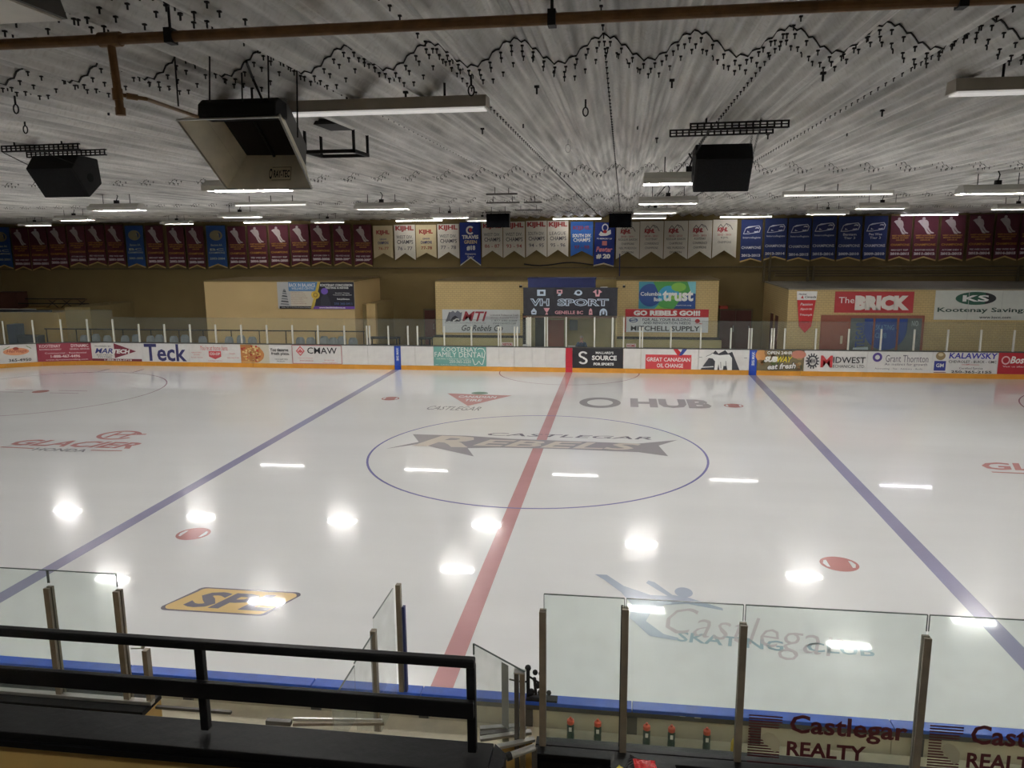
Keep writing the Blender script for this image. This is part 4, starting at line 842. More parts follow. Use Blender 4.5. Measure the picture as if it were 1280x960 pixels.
# ------------------------------------------------------------------ championship banners on the far wall
YBN = YF-.16
M_maroon, M_bnblue, M_bnnavy, M_cream, M_bnwhite, M_bnroyal, M_bnpow = mat('maroon_cloth', (96, 42, 54), .85, var=.04), mat('blue_cloth', (46, 84, 146), .85, var=.04), mat('navy_cloth', (48, 62, 114), .85, var=.04), mat('cream_cloth', (204, 188, 150), .85, var=.04), mat('white_cloth', (216, 210, 198), .85, var=.03), mat('royal_cloth', (38, 56, 132), .85, var=.04), mat('powder_blue_cloth', (48, 100, 176), .85, var=.04)
M_trim = mat('gold_cloth_trim', (206, 176, 110), .8)
def ripple(u, v): return .02*math.sin(u*5.2)*(.4+.6*(1-v))
def banner(px0, px1, pyt, pyb, clothm, label, group, up=.1, trim=True, tilt=0.0, design=None):
    xa, xb = X(px0, YBN, pyt), X(px1, YBN, pyt); mx = (px0+px1)/2; zt, zb = Z(pyt, YBN, mx), Z(pyb, YBN, mx); W, H = xb-xa, zt-zb
    NX = 10; v = []; f = []
    for fy in (-.006, .006):
        for j in range(3):
            for i in range(NX+1):
                u = i/NX; lowz = up*(1-abs(2*u-1)); vv = (lowz, .5, 1)[j]; v.append((-W/2+u*W, fy+ripple(u, vv), vv*H-H))
    n = NX+1
    for s in (0, 1):
        for j in range(2):
            for i in range(NX): q = s*3*n+j*n+i; f.append((q, q+1, q+n+1, q+n))
    for i in range(NX): f.append((i, i+1, 3*n+i+1, 3*n+i)); f.append((2*n+i, 2*n+i+1, 5*n+i+1, 5*n+i))
    for j in range(2):
        for i in (0, NX): q = j*n+i; f.append((q, q+n, q+n+3*n, q+3*n))
    o = MB().add(v, f).obj('hanging_banner', clothm, None, ((xa+xb)/2, YBN, zt), (0, tilt, 0)); tag(o, label, 'banner', group)
    MB().tube([(-W/2+.01, .02, 0), (W/2-.01, .02, 0)], .018, 6).box(-W/2+.05, .02, -.02, -W/2+.08, .1595, .02).box(W/2-.08, .02, -.02, W/2-.05, .1595, .02).obj('hanging_rod', M_girt, o)
    if trim:
        tv = []; tf = []
        for i in range(NX+1):
            u = i/NX; lz = up*(1-abs(2*u-1)); yy = ripple(u, lz)-.012
            tv += [(-W/2+u*W, yy, (lz-1)*H-.02), (-W/2+u*W, yy, (lz-1)*H+.05)]
        for i in range(NX): tf.append((2*i, 2*i+2, 2*i+3, 2*i+1))
        MB().add(tv, tf).obj('trim', M_trim if trim is True else trim, o)
    a = Art(o, W, H, -.008, z0=-H, warp=ripple)
    if design: design(a); a.done()
    return o
SIL = mat('silver_player', (196, 184, 182), .8); YEL = ink((200, 146, 62)); WH = ink((222, 208, 210))
def d_player(team, date):
    def d(a):
        a.ell(.38, .935, .07, .032, SIL, n=12); a.poly([(.13, .875), (.2, .9), (.34, .915), (.5, .905), (.57, .87), (.6, .8), (.58, .74), (.4, .735), (.3, .79), (.2, .85)], SIL); a.poly([(.4, .745), (.5, .74), (.58, .66), (.66, .62), (.7, .6), (.66, .59), (.56, .6), (.5, .65)], SIL); a.poly([(.48, .745), (.59, .75), (.66, .69), (.72, .65), (.84, .625), (.82, .605), (.7, .61), (.62, .66)], SIL)
        a.text('WEST KOOTENAY', .08, .545, .92, .58, YEL, .03); a.text('MINOR HOCKEY', .12, .495, .88, .53, YEL, .03); a.text('LEAGUE', .3, .45, .7, .48, YEL, .03); a.text('CHAMPIONS', .06, .335, .94, .385, YEL, .05)
        a.text(team, .1, .225, .9, .262, WH, .04); a.text(date, .06, .13, .94, .19, WH, .07)
    return d
def d_crest(t2, t3, date):
    def d(a):
        a.ell(.5, .77, .34, .12, ink((150, 140, 110)), n=22); a.ell(.5, .77, .25, .088, ink((50, 70, 120)), n=22); a.poly([(.36, .8), (.5, .82), (.64, .8), (.6, .74), (.5, .7), (.4, .74)], ink((220, 206, 160)))
        C = ink((196, 206, 190)); a.text('Bantam AA', .2, .52, .8, .57, C, .01); a.text(t2, .14, .41, .86, .465, C, .01); a.text('CHAMPIONS', .08, .34, .92, .385, C, .01); a.text(date, .1, .2, .9, .25, C, .02)
    return d
def d_kl(l1, l2, date, datecol, old=False):
    R_ = ink((164, 62, 60)); G = ink((56, 54, 66)); Bn = ink((44, 56, 116))
    def d(a):
        if old: a.text('KIJHL', .16, .70, .84, .86, R_, .05); a.text('LEAGUE', .33, .56, .67, .61, Bn, .02); a.text('CHAMPIONS', .22, .43, .78, .52, Bn, .05); a.text(date, .24, .26, .78, .35, datecol, .01)
        else: a.text('KIJHL', .06, .80, .94, .97, R_, .05); a.text(l1, .1, .61, .88, .70, G, .0); a.text(l2, .12, .46, .9, .57, G, .01); a.text(date, .14, .28, .86, .38, datecol, .01)
    return d
def d_kij(lines, date):
    R_ = ink((170, 50, 56)); G = ink((66, 64, 70))
    def d(a):
        a.line([(.2, .78), (.32, .88), (.42, .8), (.55, .9), (.72, .85), (.82, .74)], .03, G); a.line([(.55, .9), (.64, .82), (.72, .85)], .02, G); a.text('KIJHL', .18, .66, .62, .8, R_, .06, .2); a.text(date, .2, .585, .76, .635, R_, .01)
        for i, t in enumerate(lines): a.text(t, .5-.4*min(1, len(t)/13), .50-.115*i, .5+.4*min(1, len(t)/13), .56-.115*i, G, 0)
    return d
def d_bc(div, date):
    def d(a):
        W_ = ink((214, 216, 226)); a.poly([(.1, .66), (.2, .8), (.34, .84), (.84, .86), (.92, .8), (.86, .7), (.34, .66)], W_); a.poly([(.14, .675), (.22, .79), (.34, .825), (.82, .845), (.88, .79), (.83, .715), (.36, .675)], ink((34, 44, 100))); a.text('BC', .28, .70, .84, .82, W_, .03, .25)
        if isinstance(div, str): a.text(div, .1, .545, .92, .60, W_, .01)
        else: a.text(div[0], .22, .57, .78, .625, W_, .02); a.text(div[1], .26, .49, .74, .545, W_, .02)
        a.text('CHAMPIONS', .05, .31, .95, .375, W_, .03); a.text(date, .06, .125, .94, .19, W_, .05)
    return d
TEAMS = ['PEE WEE REP', 'MIDGET REP', 'BANTAM HOUSE', 'ATOM DEV 1', 'PEE WEE HOUSE']
mar = [(13, 34, 285, 338), (35, 57.5, 284, 338), (58.5, 81, 283, 336.5), (83, 105, 282, 333), (106, 129, 281, 332), (131, 153, 281, 332.5), (181, 203, 282, 335), (207.5, 229, 283, 335), (232, 253.5, 283, 336),
       (284, 306, 283, 335.5), (309, 332.5, 282, 335), (335.5, 359.5, 281.5, 334), (362, 385, 280.5, 333), (387.5, 412, 280, 332), (416, 437.5, 281, 332), (441.5, 464, 281, 333)]
DT = ['2000-2001', '2000-2001', '2000-2001', '2001-2002', '2001-2002', '2001-2002', '2002-2003', '2002-2003', '2002-2003', '2003-2004', '2004-2005', '2004-2005', '2005-2006', '2005-2006', '2008-2009', '2008-2009']
GM = 'maroon player banners'
for i, q in enumerate(mar):
    banner(*q, M_maroon, 'maroon banner with silver player, %s maroon one from the left end' % ORD[i], GM, .08, True, 0, d_player(TEAMS[i % 5], DT[i]))
for i, q in enumerate([(1114.5, 1141, 270, 326), (1144, 1174, 269.5, 326), (1178, 1208, 269, 326), (1213, 1243.5, 268, 325.5), (1247, 1276, 267, 325.5), (1278, 1304, 267, 325)]):
    banner(*q, M_maroon, 'maroon banner with silver player, %s one right of the navy banners' % ORD[i], GM, .08, True, 0, d_player(TEAMS[(i+1) % 5], ['2010-2011', '2011-2012', '2012-2013', '2013-2014', '2014-2015', '2015-2016'][i]))
for i, (q, t, dt) in enumerate([((-12, 11, 284, 336), 'PROVINCIAL', '2000-2001'), ((155.5, 178, 282, 334.5), 'PROVINCIAL', '2001-2002'), ((257, 281, 282, 335), 'PROVINCIAL', '2003-2004')]):
    banner(*q, M_bnblue, ('bright blue banner with round crest cut off at the left edge', 'bright blue banner with round crest, left of two fully seen', 'dull blue banner with round crest, right of two fully seen')[i], 'blue crest banners', .08, True, 0, d_crest('BC', t, dt))
RD = ink((164, 62, 60)); GY = ink((90, 88, 96))
banner(466, 490.5, 282, 323, M_cream, 'cream banner dated 76-77 beside the last left maroon banner', 'league banners', .16, False, 0, d_kl('', '', '76-77', RD, True))
banner(492.5, 518.5, 281, 325, M_bnwhite, 'white west division banner between the two cream banners', 'league banners', .2, False, 0, d_kl('WEST DIV.', 'CHAMPS', '76 - 77', GY))
banner(519.5, 545, 281, 322.5, M_cream, 'cream banner dated 77-78 between two white banners', 'league banners', .16, False, 0, d_kl('', '', '77-78', RD, True))
banner(546.5, 573.5, 280, 323.5, M_bnwhite, 'white west division banner dated 77 - 78 left of the royal blue banner', 'league banners', .2, False, 0, d_kl('WEST DIV.', 'CHAMPS', '77 - 78', GY))
def d_18(a):
    W_ = ink(WHT); a.ell(.5, .82, .2, .1, W_, .6, 24, 40, 320); a.ell(.52, .83, .08, .05, ink((190, 60, 60)), n=10); a.text('TRAVIS', .1, .62, .9, .71, W_, .05); a.text('GREEN', .2, .51, .82, .59, ink((232, 210, 160)), .06); a.text('#18', .32, .35, .74, .47, W_, .05); a.text('Hometown', .25, .25, .76, .3, W_, 0); a.text('Star', .34, .18, .68, .23, W_, 0)
banner(574.5, 600.5, 278, 332, M_bnroyal, 'royal blue banner with number 18, swallow tailed', 'tribute banners', .18, ink((216, 216, 206)), 0, d_18)
banner(602, 628, 278, 322, M_bnwhite, 'white west division banner partly behind the left hanging screen', 'league banners', .2, False, 0, d_kl('WEST DIV.', 'CHAMPS', '86 - 87', RD))
banner(629, 656, 277, 322.5, M_bnwhite, 'white west division banner just right of the left hanging screen', 'league banners', .2, False, 0, d_kl('WEST DIV.', 'CHAMPS', '93 - 94', RD))
banner(657.5, 683.5, 276, 321.5, M_bnwhite, 'white south division banner dated 94 - 95', 'league banners', .2, False, 0, d_kl('SOUTH DIV.', 'CHAMPS', '94 - 95', GY))
banner(684.5, 710.5, 276, 321, M_bnwhite, 'white league champs banner dated 95 - 96', 'league banners', .2, False, 0, d_kl('LEAGUE', 'CHAMPS', '95 - 96', GY))
def d_south(a):
    R_ = ink((120, 60, 100)); W_ = ink(WHT); a.text('KIJHL', .1, .74, .9, .88, R_, .05); a.text('SOUTH DIV.', .08, .55, .92, .65, W_, .03); a.text('CHAMPS', .12, .42, .88, .53, W_, .04); a.text('97 - 98', .16, .22, .84, .32, R_, .03)
banner(713.5, 741.5, 277, 320.5, M_bnpow, 'bright blue banner reading south div champs', 'league banners', .16, False, 0, d_south)
def d_20(a):
    W_ = ink(WHT); a.ell(.5, .88, .16, .09, W_, .7, 20); a.poly([(.2, .72), (.3, .8), (.4, .76), (.6, .8), (.78, .84), (.8, .74), (.6, .7), (.3, .69)], W_); a.ell(.5, .79, .1, .04, ink(RED), n=12)
    a.text('IN MEMORY OF', .12, .615, .86, .65, W_, .03); a.rect(.38, .48, .62, .58, ink((200, 120, 120))); a.text('Pewter', .1, .33, .9, .45, ink((220, 130, 140)), .03, .2); a.text('# 20', .12, .17, .82, .29, W_, .06)
banner(744, 769.5, 278, 333, M_bnroyal, 'navy memorial banner with number 20 left of the right hanging screen', 'tribute banners', .06, ink((200, 190, 160)), .03, d_20)
LN = [(['REGULAR SEASON', 'CHAMPIONS', 'NEIL MURDOCH', 'DIVISION'], '2010 - 2011'), (['KOOTENAY', 'CONFERENCE', 'CHAMPIONS'], '2010 - 2011'), (['REGULAR SEASON', 'CHAMPIONS', 'NEIL MURDOCH', 'DIVISION'], '2012 - 2013'), (['KOOTENAY', 'CONFERENCE', 'CHAMPIONS'], '2012 - 2013'), (['KIJHL', 'CHAMPIONS'], '2012 - 2013')]
for i, (q) in enumerate([(770.5, 799.7, 277.5, 324), (800.5, 829.7, 276.5, 324), (830.7, 860.3, 276, 324), (861.2, 890.5, 275.5, 323.5), (891.7, 921.7, 274.5, 322.5)]):
    banner(*q, M_bnwhite, 'white banner with red letters over mountains, %s of five beside the navy banners' % ORD[i], 'mountain logo banners', .2, False, 0, d_kij(*LN[i]))
for i, (q, dv, dt) in enumerate([((927, 953.8, 274.5, 327.5), 'Intercollegiate', '2012-2013'), ((956.8, 984.5, 273, 325), 'Intercollegiate', '2013-2014'), ((986.6, 1014.8, 272.5, 326.5), 'Intercollegiate', '2014-2015'), ((1016.5, 1046.5, 270.5, 326), 'Intercollegiate', '2015-2016'), ((1049, 1078.5, 270.5, 326), ('Bantam', 'Tier 3'), '2009-2010'), ((1081.5, 1110.5, 270, 326), ('Pee Wee', 'Tier 3'), '2009-2010')]):
    banner(*q, M_bnnavy, 'navy banner with white outlined two letter logo, %s of six from the left' % ORD[i], 'navy banners', .07, True, 0, d_bc(dv, dt))

# ------------------------------------------------------------------ lamps
def bay_proto():
    t = empty('hooded_bay_light', (0, 0, 0), 'x', 'lamp'); L = .64
    MB().prism([(-.2, 0), (.2, 0), (.2, .03), (.09, .12), (-.09, .12), (-.2, .03)], -L, L).box(-L, -.205, -.045, L, -.197, .03).box(-L, .197, -.045, L, .205, .03).obj('hood', M_hood, t)
    MB().box(-L-.015, -.205, -.036, -L, .205, .06).box(L, -.205, -.036, L+.015, .205, .06).obj('end_cap', M_hood, t)
    for y in (-.12, -.04, .04, .12): MB().tube([(-L+.03, y, -.016), (L-.03, y, -.016)], .014, 6).obj('tube_lamp', M_tube, t)
    MB().tube([(-.35, 0, .12), (-.35, 0, .34)], .008, 5).tube([(.35, 0, .12), (.35, 0, .34)], .008, 5).obj('hanger', M_bolt, t)
    MB().box(-.05, -.04, .12, .05, .04, .2).tube([(0, 0, .2), (.03, .02, .3), (-.02, 0, .38)], .012, 5).obj('mount_box', M_bolt, t)
    return t
bay = bay_proto(); used = False
ZB = 6.55
def bays(lst, z, rowname):
    global used
    for i, (pa, pb, py, y) in enumerate(lst):
        if y is None:
            p = onz((pa+pb)/2 if pb else pa, py, z); 
            if pb is None: p = p+Vector((.64, 0, 0))
        else: p = Vector((pa, y, z))
        t = copy_tree(bay) if used else bay; used = True
        t.location = (p.x, p.y, z); t['group'] = 'hooded bay lights'
        t['label'] = '%s white hooded ceiling lamp from the left in the %s' % (ORD[i], rowname)
bays([(25, 62, 281, None), (202, 240, 279, None), (390, 429, 277, None), (584, 622, 275, None), (790, 832, 271.5, None), (1010, 1059, 266.5, None), (1249, 1296, 260, None)], ZB, 'lowest row over the banners')
bays([(70, 115, 274, None), (275, 325, 270, None), (537, 587, 271, None), (793, 845, 265, None), (1072, 1133, 259, None)], ZB, 'second lowest row')
bays([(113, 180, 261, None), (443, 511, 259.5, None), (798, 872, 252.5, None), (1200, None, 240, None)], ZB, 'third lowest row')
bays([(261, None, 236, None), (805, None, 227, None)], ZB, 'nearest hooded row')
# more lamps of this kind, added outside the view to light the near hall and its ends
bays([(-24, None, 0, -9), (-15, None, 0, -9), (12, None, 0, -9), (21, None, 0, -9)], ZB, 'unseen nearest row')
bays([(-20, None, 0, -15.5), (-9, None, 0, -15.8), (9, None, 0, -15.5), (18, None, 0, -15.5)], ZB, 'unseen bench row')
bays([(-6, None, 0, -19.2), (2, None, 0, -19.4), (10, None, 0, -19.2)], ZB, 'unseen stand row')
bays([(-24, None, 0, -2), (16, None, 0, -2), (25, None, 0, -2), (27, None, 0, 5), (-26, None, 0, 5)], ZB, 'unseen hall ends')
def strip_light(x, y, z, L, m, label, two=True):
    t = empty('strip_light', (x, y, z), label, 'lamp', 'bare strip lights')
    MB().box(-L/2, -.06, 0, L/2, .06, .07).obj('channel', M_hood, t)
    MB().tube([(-L/2+.02, -.035, -.02), (L/2-.02, -.035, -.02)], .02, 8).obj('tube_lamp', m, t); MB().tube([(-L/2+.02, .035, -.02), (L/2-.02, .035, -.02)], .02, 8).obj('tube_lamp', m, t)
    MB().box(-L/2-.01, -.065, -.05, -L/2+.02, .065, .07).box(L/2-.02, -.065, -.05, L/2+.01, .065, .07).obj('end_cap', M_hood, t)
    b = MB()
    for s in (-.6, 0, .6): b.tube([(s*L/2, 0, .07), (s*L/2, 0, min(.25, 6.9-z+.0))], .01, 5)
    b.obj('hanger', M_bolt, t); return t
for i, (pa, pb, py) in enumerate([(305, 364, 277), (495, 553, 275.5), (691, 752, 272), (900, 965, 267.5), (1126, 1198, 262)]):
    y = 20.1; p, q = ony(pa, py, y), ony(pb, py, y); strip_light((p.x+q.x)/2, y, min((p.z+q.z)/2, 6.79), q.x-p.x, M_stripcool if i == 4 else M_strip, '%s glowing strip light from the left along the top of the banners' % ORD[i])
for pa, pb, py, lb in ((287, 390, 255.5, 'thin pale strip light left of centre, below the square heater'), (982, 1110, 242.5, 'thin pale strip light right of centre, beyond the right speaker')):
    p, q = onz(pa, py, 6.68), onz(pb, py, 6.68); strip_light((p.x+q.x)/2, (p.y+q.y)/2, 6.68, q.x-p.x, M_dim, lb)
def housing(px0, px1, pyb, y, label, L=None):
    p = ony(px0, pyb, y); q = ony(px1, pyb, y); L = L or q.x-p.x
    xa = p.x if px1 > 900 else q.x-L
    t = empty('long_light_housing', (xa+L/2, y, p.z), label, 'lamp', 'long unlit light housings')
    MB().prism([(-.1, .0), (.1, .0), (.08, .09), (-.08, .09)], -L/2, L/2).obj('channel', mat('dim_lamp_housing', (176, 168, 158), .5), t); MB().box(-L/2+.02, -.085, -.012, L/2-.02, .085, 0).obj('lens', mat('unlit_lens_glow', (224, 216, 206), .35, emit=.12), t)  # the lens is unlit; its material is given a faint glow of its own
    b = MB()
    for s in (-.7, 0, .7): b.tube([(s*L/2, 0, .09), (s*L/2, 0, 6.98-p.z)], .01, 5)
    b.obj('hanger', M_bolt, t)
housing(357, 610, 143, -14.3, 'long unlit white light housing left of centre, behind the square heater', 2.3)
housing(1188, 1400, 117, -14.3, 'long unlit white light housing cut off at the right edge', 2.3)
p = onz(0, 20, 6.8); cp = onz(85, 27, 6.72); t = empty('long_light_housing', (cp.x-.85, cp.y-.22, 6.73), 'pale broad light panel cut off at the top left corner', 'lamp')
MB().prism([(-.22, 0), (.22, 0), (.17, .1), (-.17, .1)], -.85, .85).obj('channel', M_galv, t); MB().box(-.83, -.205, -.01, .83, .205, 0).obj('lens', mat('unlit_lens_glow2', (206, 200, 190), .4), t)

# ------------------------------------------------------------------ loudspeakers on slotted struts, screens, brackets
def strut(p, q, par, name='slotted_strut', wv=.045):
    p, q = Vector(p), Vector(q); L = (q-p).length; ang = math.atan2(q.y-p.y, q.x-p.x)
    b = MB(); h = .075; b.box(0, -wv/2, h-.014, L, wv/2, h); b.box(0, -wv/2, 0, L, wv/2, .014); b.box(0, -wv/2, h/2-.006, L, -wv/2+.006, h/2+.006)
    n = int(L/.062)
    for k in range(n+1): b.box(k*L/n-.009, -wv/2, 0, k*L/n+.009, -wv/2+.006, h)
    o = b.obj(name, M_bolt, par, (p.x, p.y, p.z), (0, 0, ang)); return o
def chain(par, p, q):
    p, q = Vector(p), Vector(q); n = max(3, int((q-p).length/.035)); b = MB()
    for k in range(n):
        a_, b_ = p.lerp(q, k/n), p.lerp(q, (k+1.15)/n); r = .011; d = Vector((.008, 0, 0)) if k % 2 else Vector((0, .008, 0)); b.tube([a_-d, b_-d], .003, 4, caps=False); b.tube([a_+d, b_+d], .003, 4, caps=False)
    return b.obj('chain', M_bolt, par)
def loudspeaker(x, y, zt, W, label, rot=0):
    t = empty('loudspeaker', (x, y, zt), label, 'speaker', rot=(0, 0, rot)); h = W/2
    MB().prism([(-.06, 0), (.30, -.02), (.34, -.32), (.08, -.5), (-.20, -.17)], -h, h).obj('cabinet', M_blackmatt, t, bevel=.012)
    MB().add([(-h+.02, -.205, -.175), (h-.02, -.205, -.175), (h-.02, .072, -.495), (-h+.02, .072, -.495)], [(0, 1, 2, 3)]).obj('grille', mat('black_grille_cloth', (20, 20, 24), .95, scale=60, var=.4), t)
    for s in (-1, 1):
        b = MB(); n = 14; v = [(s*(h+.004), .12+.055*math.cos(2*math.pi*k/n), -.26+.055*math.sin(2*math.pi*k/n)) for k in range(n)]; v2 = [(s*(h-.004), c_[1], c_[2]) for c_ in v]
        b.add(v+v2, [tuple(range(n))]+[(k, (k+1) % n, (k+1) % n+n, k+n) for k in range(n)]).obj('handle_recess', mat('recess_black', (4, 4, 5), .95), t)
    return t
ls = ony(86, 200, -11.4); t = loudspeaker(ls.x-.02, -11.55, 6.80, .62, 'black loudspeaker hanging on chains at the left under slotted struts')
def rig(t, x0, x1, y0, y1, zs, cz, hw):
    """two slotted struts on the ceiling and four chains down to the cabinet, as one hanging bracket"""
    r = empty('speaker_bracket', ((x0+x1)/2, (y0+y1)/2, zs), 'slotted black strut bracket with chains, above the '+('left' if x0 < 0 else 'right')+' loudspeaker', 'bracket')
    o = Vector(r.location)
    strut(Vector((x0-.12, y1, zs))-o, Vector((x1-.12+.1, y1-.08, zs))-o, r); strut(Vector((x0+.05, y0, zs))-o, Vector((x1+.15-.1, y0-.05, zs))-o, r)
    tx, ty = t.location.x, t.location.y
    for sx in (-1, 1):
        chain(r, Vector((tx+sx*hw*.8, y0, zs))-o, Vector((tx+sx*(hw+.01), ty-.05, cz+.0))-o); chain(r, Vector((tx+sx*hw*.8, y1, zs))-o, Vector((tx+sx*(hw+.01), ty+.25, cz))-o)
    for x in (x0+.2, x1-.2): MB().tube([Vector((x, y0, zs+.07))-o, Vector((x, y0, 7.0))-o], .01, 5).obj('ceiling_bolt', M_bolt, r)
rig(t, -4.95, -3.95, -12.15, -11.55, 6.78, 6.66, .31)
rs = ony(903, 176, -11.6); t = loudspeaker(rs.x+.01, -11.6, 6.74, .60, 'black loudspeaker hanging on chains right of centre')
rig(t, 2.83, 3.75, -12.45, -12.0, 6.78, 6.62, .30)
for px0, px1, wh in ((608, 636.5, 'left'), (761, 789, 'right')):
    y = 8.0; a_, b_ = ony(px0, 284.5, y), ony(px1, 284.5, y); zt = ony(px0, 267, y).z; W = b_.x-a_.x
    t = empty('hanging_screen', ((a_.x+b_.x)/2, y, a_.z), 'small black hanging screen, %s of two over the far banners' % wh, 'screen')
    MB().box(-W/2, 0, 0, W/2, .3, zt-a_.z).obj('casing', mat('screen_black', (10, 10, 12), 1, spec=.1), t); MB().box(-W/2+.04, -.008, .04, W/2-.04, 0, zt-a_.z-.04).obj('screen_glass', mat('dark_screen', (9, 9, 14), .9, spec=.1), t)
    MB().box(-W/2-.03, -.02, zt-a_.z+.02, W/2+.03, .3, zt-a_.z+.07).box(W/2+.01, .0, 0, W/2+.03, .05, zt-a_.z+.05).obj('mount_frame', M_galv, t)
    MB().tube([(-W*.3, .15, zt-a_.z), (-W*.3, .15, 6.95-a_.z)], .012, 5).tube([(W*.3, .15, zt-a_.z), (W*.3, .15, 6.95-a_.z)], .012, 5).obj('hanger', M_bolt, t)
for i, (pa, pb, py, wh) in enumerate(((608, 648, 244, 'highest'), (608, 651, 254.5, 'middle'), (655, 678, 254, 'shorter'), (644, 679, 263.5, 'lowest'))):
    p, q = onz(pa, py, 6.76), onz(pb, py, 6.76); o = MB().box(0, -.05, 0, q.x-p.x, .05, .04).tube([(.2, 0, .04), (.2, 0, .2)], .01, 5).tube([(q.x-p.x-.2, 0, .04), (q.x-p.x-.2, 0, .2)], .01, 5).obj('ceiling_rail', M_galv, None, p); tag(o, '%s of the dull steel rails over the left hanging screen' % wh, 'rail')
# open black cradle left of centre
y = -12.6; p0 = ony(380, 192, y); t = empty('projector_cradle', (p0.x, y, p0.z), 'open black steel cradle hanging behind the heater and the long housing', 'bracket')
w1 = ony(455, 192, y).x-p0.x; hh = ony(380, 156, y).z-p0.z
MB().box(0, 0, 0, w1*.85, .03, .035).box(0, .45, 0, w1*.85, .48, .035).box(0, 0, 0, .03, .48, .035).box(w1*.85-.03, 0, 0, w1*.85, .48, .035).obj('bottom_frame', M_blackmatt, t)
for x in (0, w1*.85-.025):
    for yy in (0, .45): MB().box(x, yy, .03, x+.025, yy+.025, hh).obj('upright', M_blackmatt, t)
MB().box(-.01, -.01, hh, w1*.7, .49, hh+.05).obj('top_plate', M_blackmatt, t); MB().tube([(w1*.4, .2, hh+.05), (w1*.4, .2, 7.0-p0.z)], .014, 6).obj('hanger', M_blackmatt, t)
# rings and hooks on the ceiling
for i, (px, py, lb) in enumerate(((19, 128, 'small dark hook ring at the left, upper of two'), (31, 155, 'small dark hook ring at the left, lower of two'), (732, 132, 'small dark hook ring near the top centre'), (589, 104, 'small dark hook clip on the bolt line'), (710, 180, 'thin wire loop hanging from the ceiling centre'), (729, 213, 'small wire ring far along the ceiling centre'), (947, 205, 'coiled wire beside the right speaker'))):
    z = 6.84; p = onz(px, py, z); r = .022 if 'wire' not in lb else .03; b = MB()
    b.tube([(r*math.cos(a_), 0, -.05+1.6*r*math.sin(a_)) for a_ in [2*math.pi*k/12 for k in range(13)]], .006 if 'wire' not in lb else .002, 5).tube([(0, 0, -.02), (0, 0, .05)], .008 if 'wire' not in lb else .002, 5)
    tag(b.obj('ceiling_hook', M_bolt, None, p), lb, 'hook')

# ------------------------------------------------------------------ gas pipe and radiant heater
YP, ZP = -16.58, 6.80
gp = empty('gas_pipe', (1, YP, ZP), 'long brown gas pipe running under the ceiling across the top', 'pipe')
MB().tube([(-8, 0, 0), (9, 0, 0)], .028, 12).obj('main_pipe', M_rust, gp)
x1 = ony(139, 60, YP).x; pbt = ony(151, 142, YP)
# sloped drop leg with tee and cap; branch to the heater
MB().tube([(x1-1-.06, 0, 0), (x1-1+.06, 0, 0)], .038, 12).obj('tee_fitting', M_rust, gp)
zb = ony(148, 142, YP).z-ZP; MB().tube([(x1-1, 0, 0), (pbt.x-1, 0, zb)], .021, 10).obj('drop_pipe', M_rust, gp); MB().tube([(pbt.x-1, 0, zb-.01), (pbt.x-1, 0, zb+.03)], .026, 10).obj('pipe_cap', M_rust, gp)
pt = ony(147, 118, YP); hb = ony(247, 146, -15.3)
MB().tube([(pt.x-1, 0, pt.z-ZP), (pt.x-1+.1, .1, pt.z-ZP-.01), (hb.x-1, hb.y-YP, hb.z-ZP)], .011, 8).obj('branch_pipe', M_rust, gp); MB().tube([(pt.x-1-.0, 0, pt.z-ZP+.03), (pt.x-1, 0, pt.z-ZP-.03)], .027, 10).tube([(pt.x-1+.03, .03, pt.z-ZP-.003), (pt.x-1+.07, .07, pt.z-ZP-.007)], .017, 8).obj('valve', M_rust, gp)
for px in (212, 690, 1200):
    x = ony(px, 30, YP).x-1; MB().tube([(x, 0, .02), (x, 0, .22)], .008, 6).box(x-.02, -.035, -.035, x+.02, .035, .04).obj('pipe_hanger', M_bolt, gp)
ht = empty('radiant_heater', (-.6, -14.8, 6.4), 'square polished radiant heater with black burner hanging at upper left', 'heater')
O = Vector(ht.location)
A_, B_, C_, D_ = ony(221, 150, -15.05)-O, ony(349, 146, -15.05)-O, ony(390, 236, -14.6)-O, ony(284, 236, -14.6)-O
nrm = (B_-A_).cross(D_-A_).normalized()
if nrm.y < 0: nrm = -nrm
cen = (A_+B_+C_+D_)/4
def inner(s_, dpt, q): return cen+(q-cen)*s_+nrm*dpt
sh = Vector((.04, 0, .03))
I4 = [inner(.66, .22, q)+sh for q in (A_, B_, C_, D_)]; O4 = [A_, B_, C_, D_]
for nm, i, j in (('upper_reflector', 0, 1), ('right_reflector', 1, 2), ('lower_reflector', 2, 3), ('left_reflector', 3, 0)):
    q = [O4[i], O4[j], I4[j], I4[i]]; e = [p_+nrm*.004 for p_ in q]
    ob = MB().add(q, [(0, 1, 2, 3)]).obj(nm, mat('polished_reflector', (226, 218, 200), .3, .5, var=.15, scale=5, bump=.25), ht); ob.modifiers.new('s', 'SOLIDIFY').thickness = .006
MB().add(I4+[p_+nrm*.02 for p_ in I4], [(0, 1, 2, 3), (4, 5, 6, 7), (0, 1, 5, 4), (1, 2, 6, 5), (2, 3, 7, 6), (3, 0, 4, 7)]).obj('burner_tiles', mat('dark_ceramic', (34, 28, 28), .9, scale=30), ht)
m0, m1 = (I4[0]+I4[1])/2, (I4[2]+I4[3])/2; MB().tube([m0-nrm*.012, m1-nrm*.012], .012, 6).obj('burner_rib', M_blackmatt, ht)
Bk = [inner(.78, .14, q)+sh*.6 for q in O4]; Bk2 = [inner(.66, .34, q)+sh for q in O4]
MB().add(Bk+Bk2, [(4, 5, 6, 7), (0, 1, 5, 4), (1, 2, 6, 5), (2, 3, 7, 6), (3, 0, 4, 7)]).obj('housing', M_galv, ht)
tp = [A_+Vector((.16, .02, .02)), B_+Vector((-.03, .02, .02))]
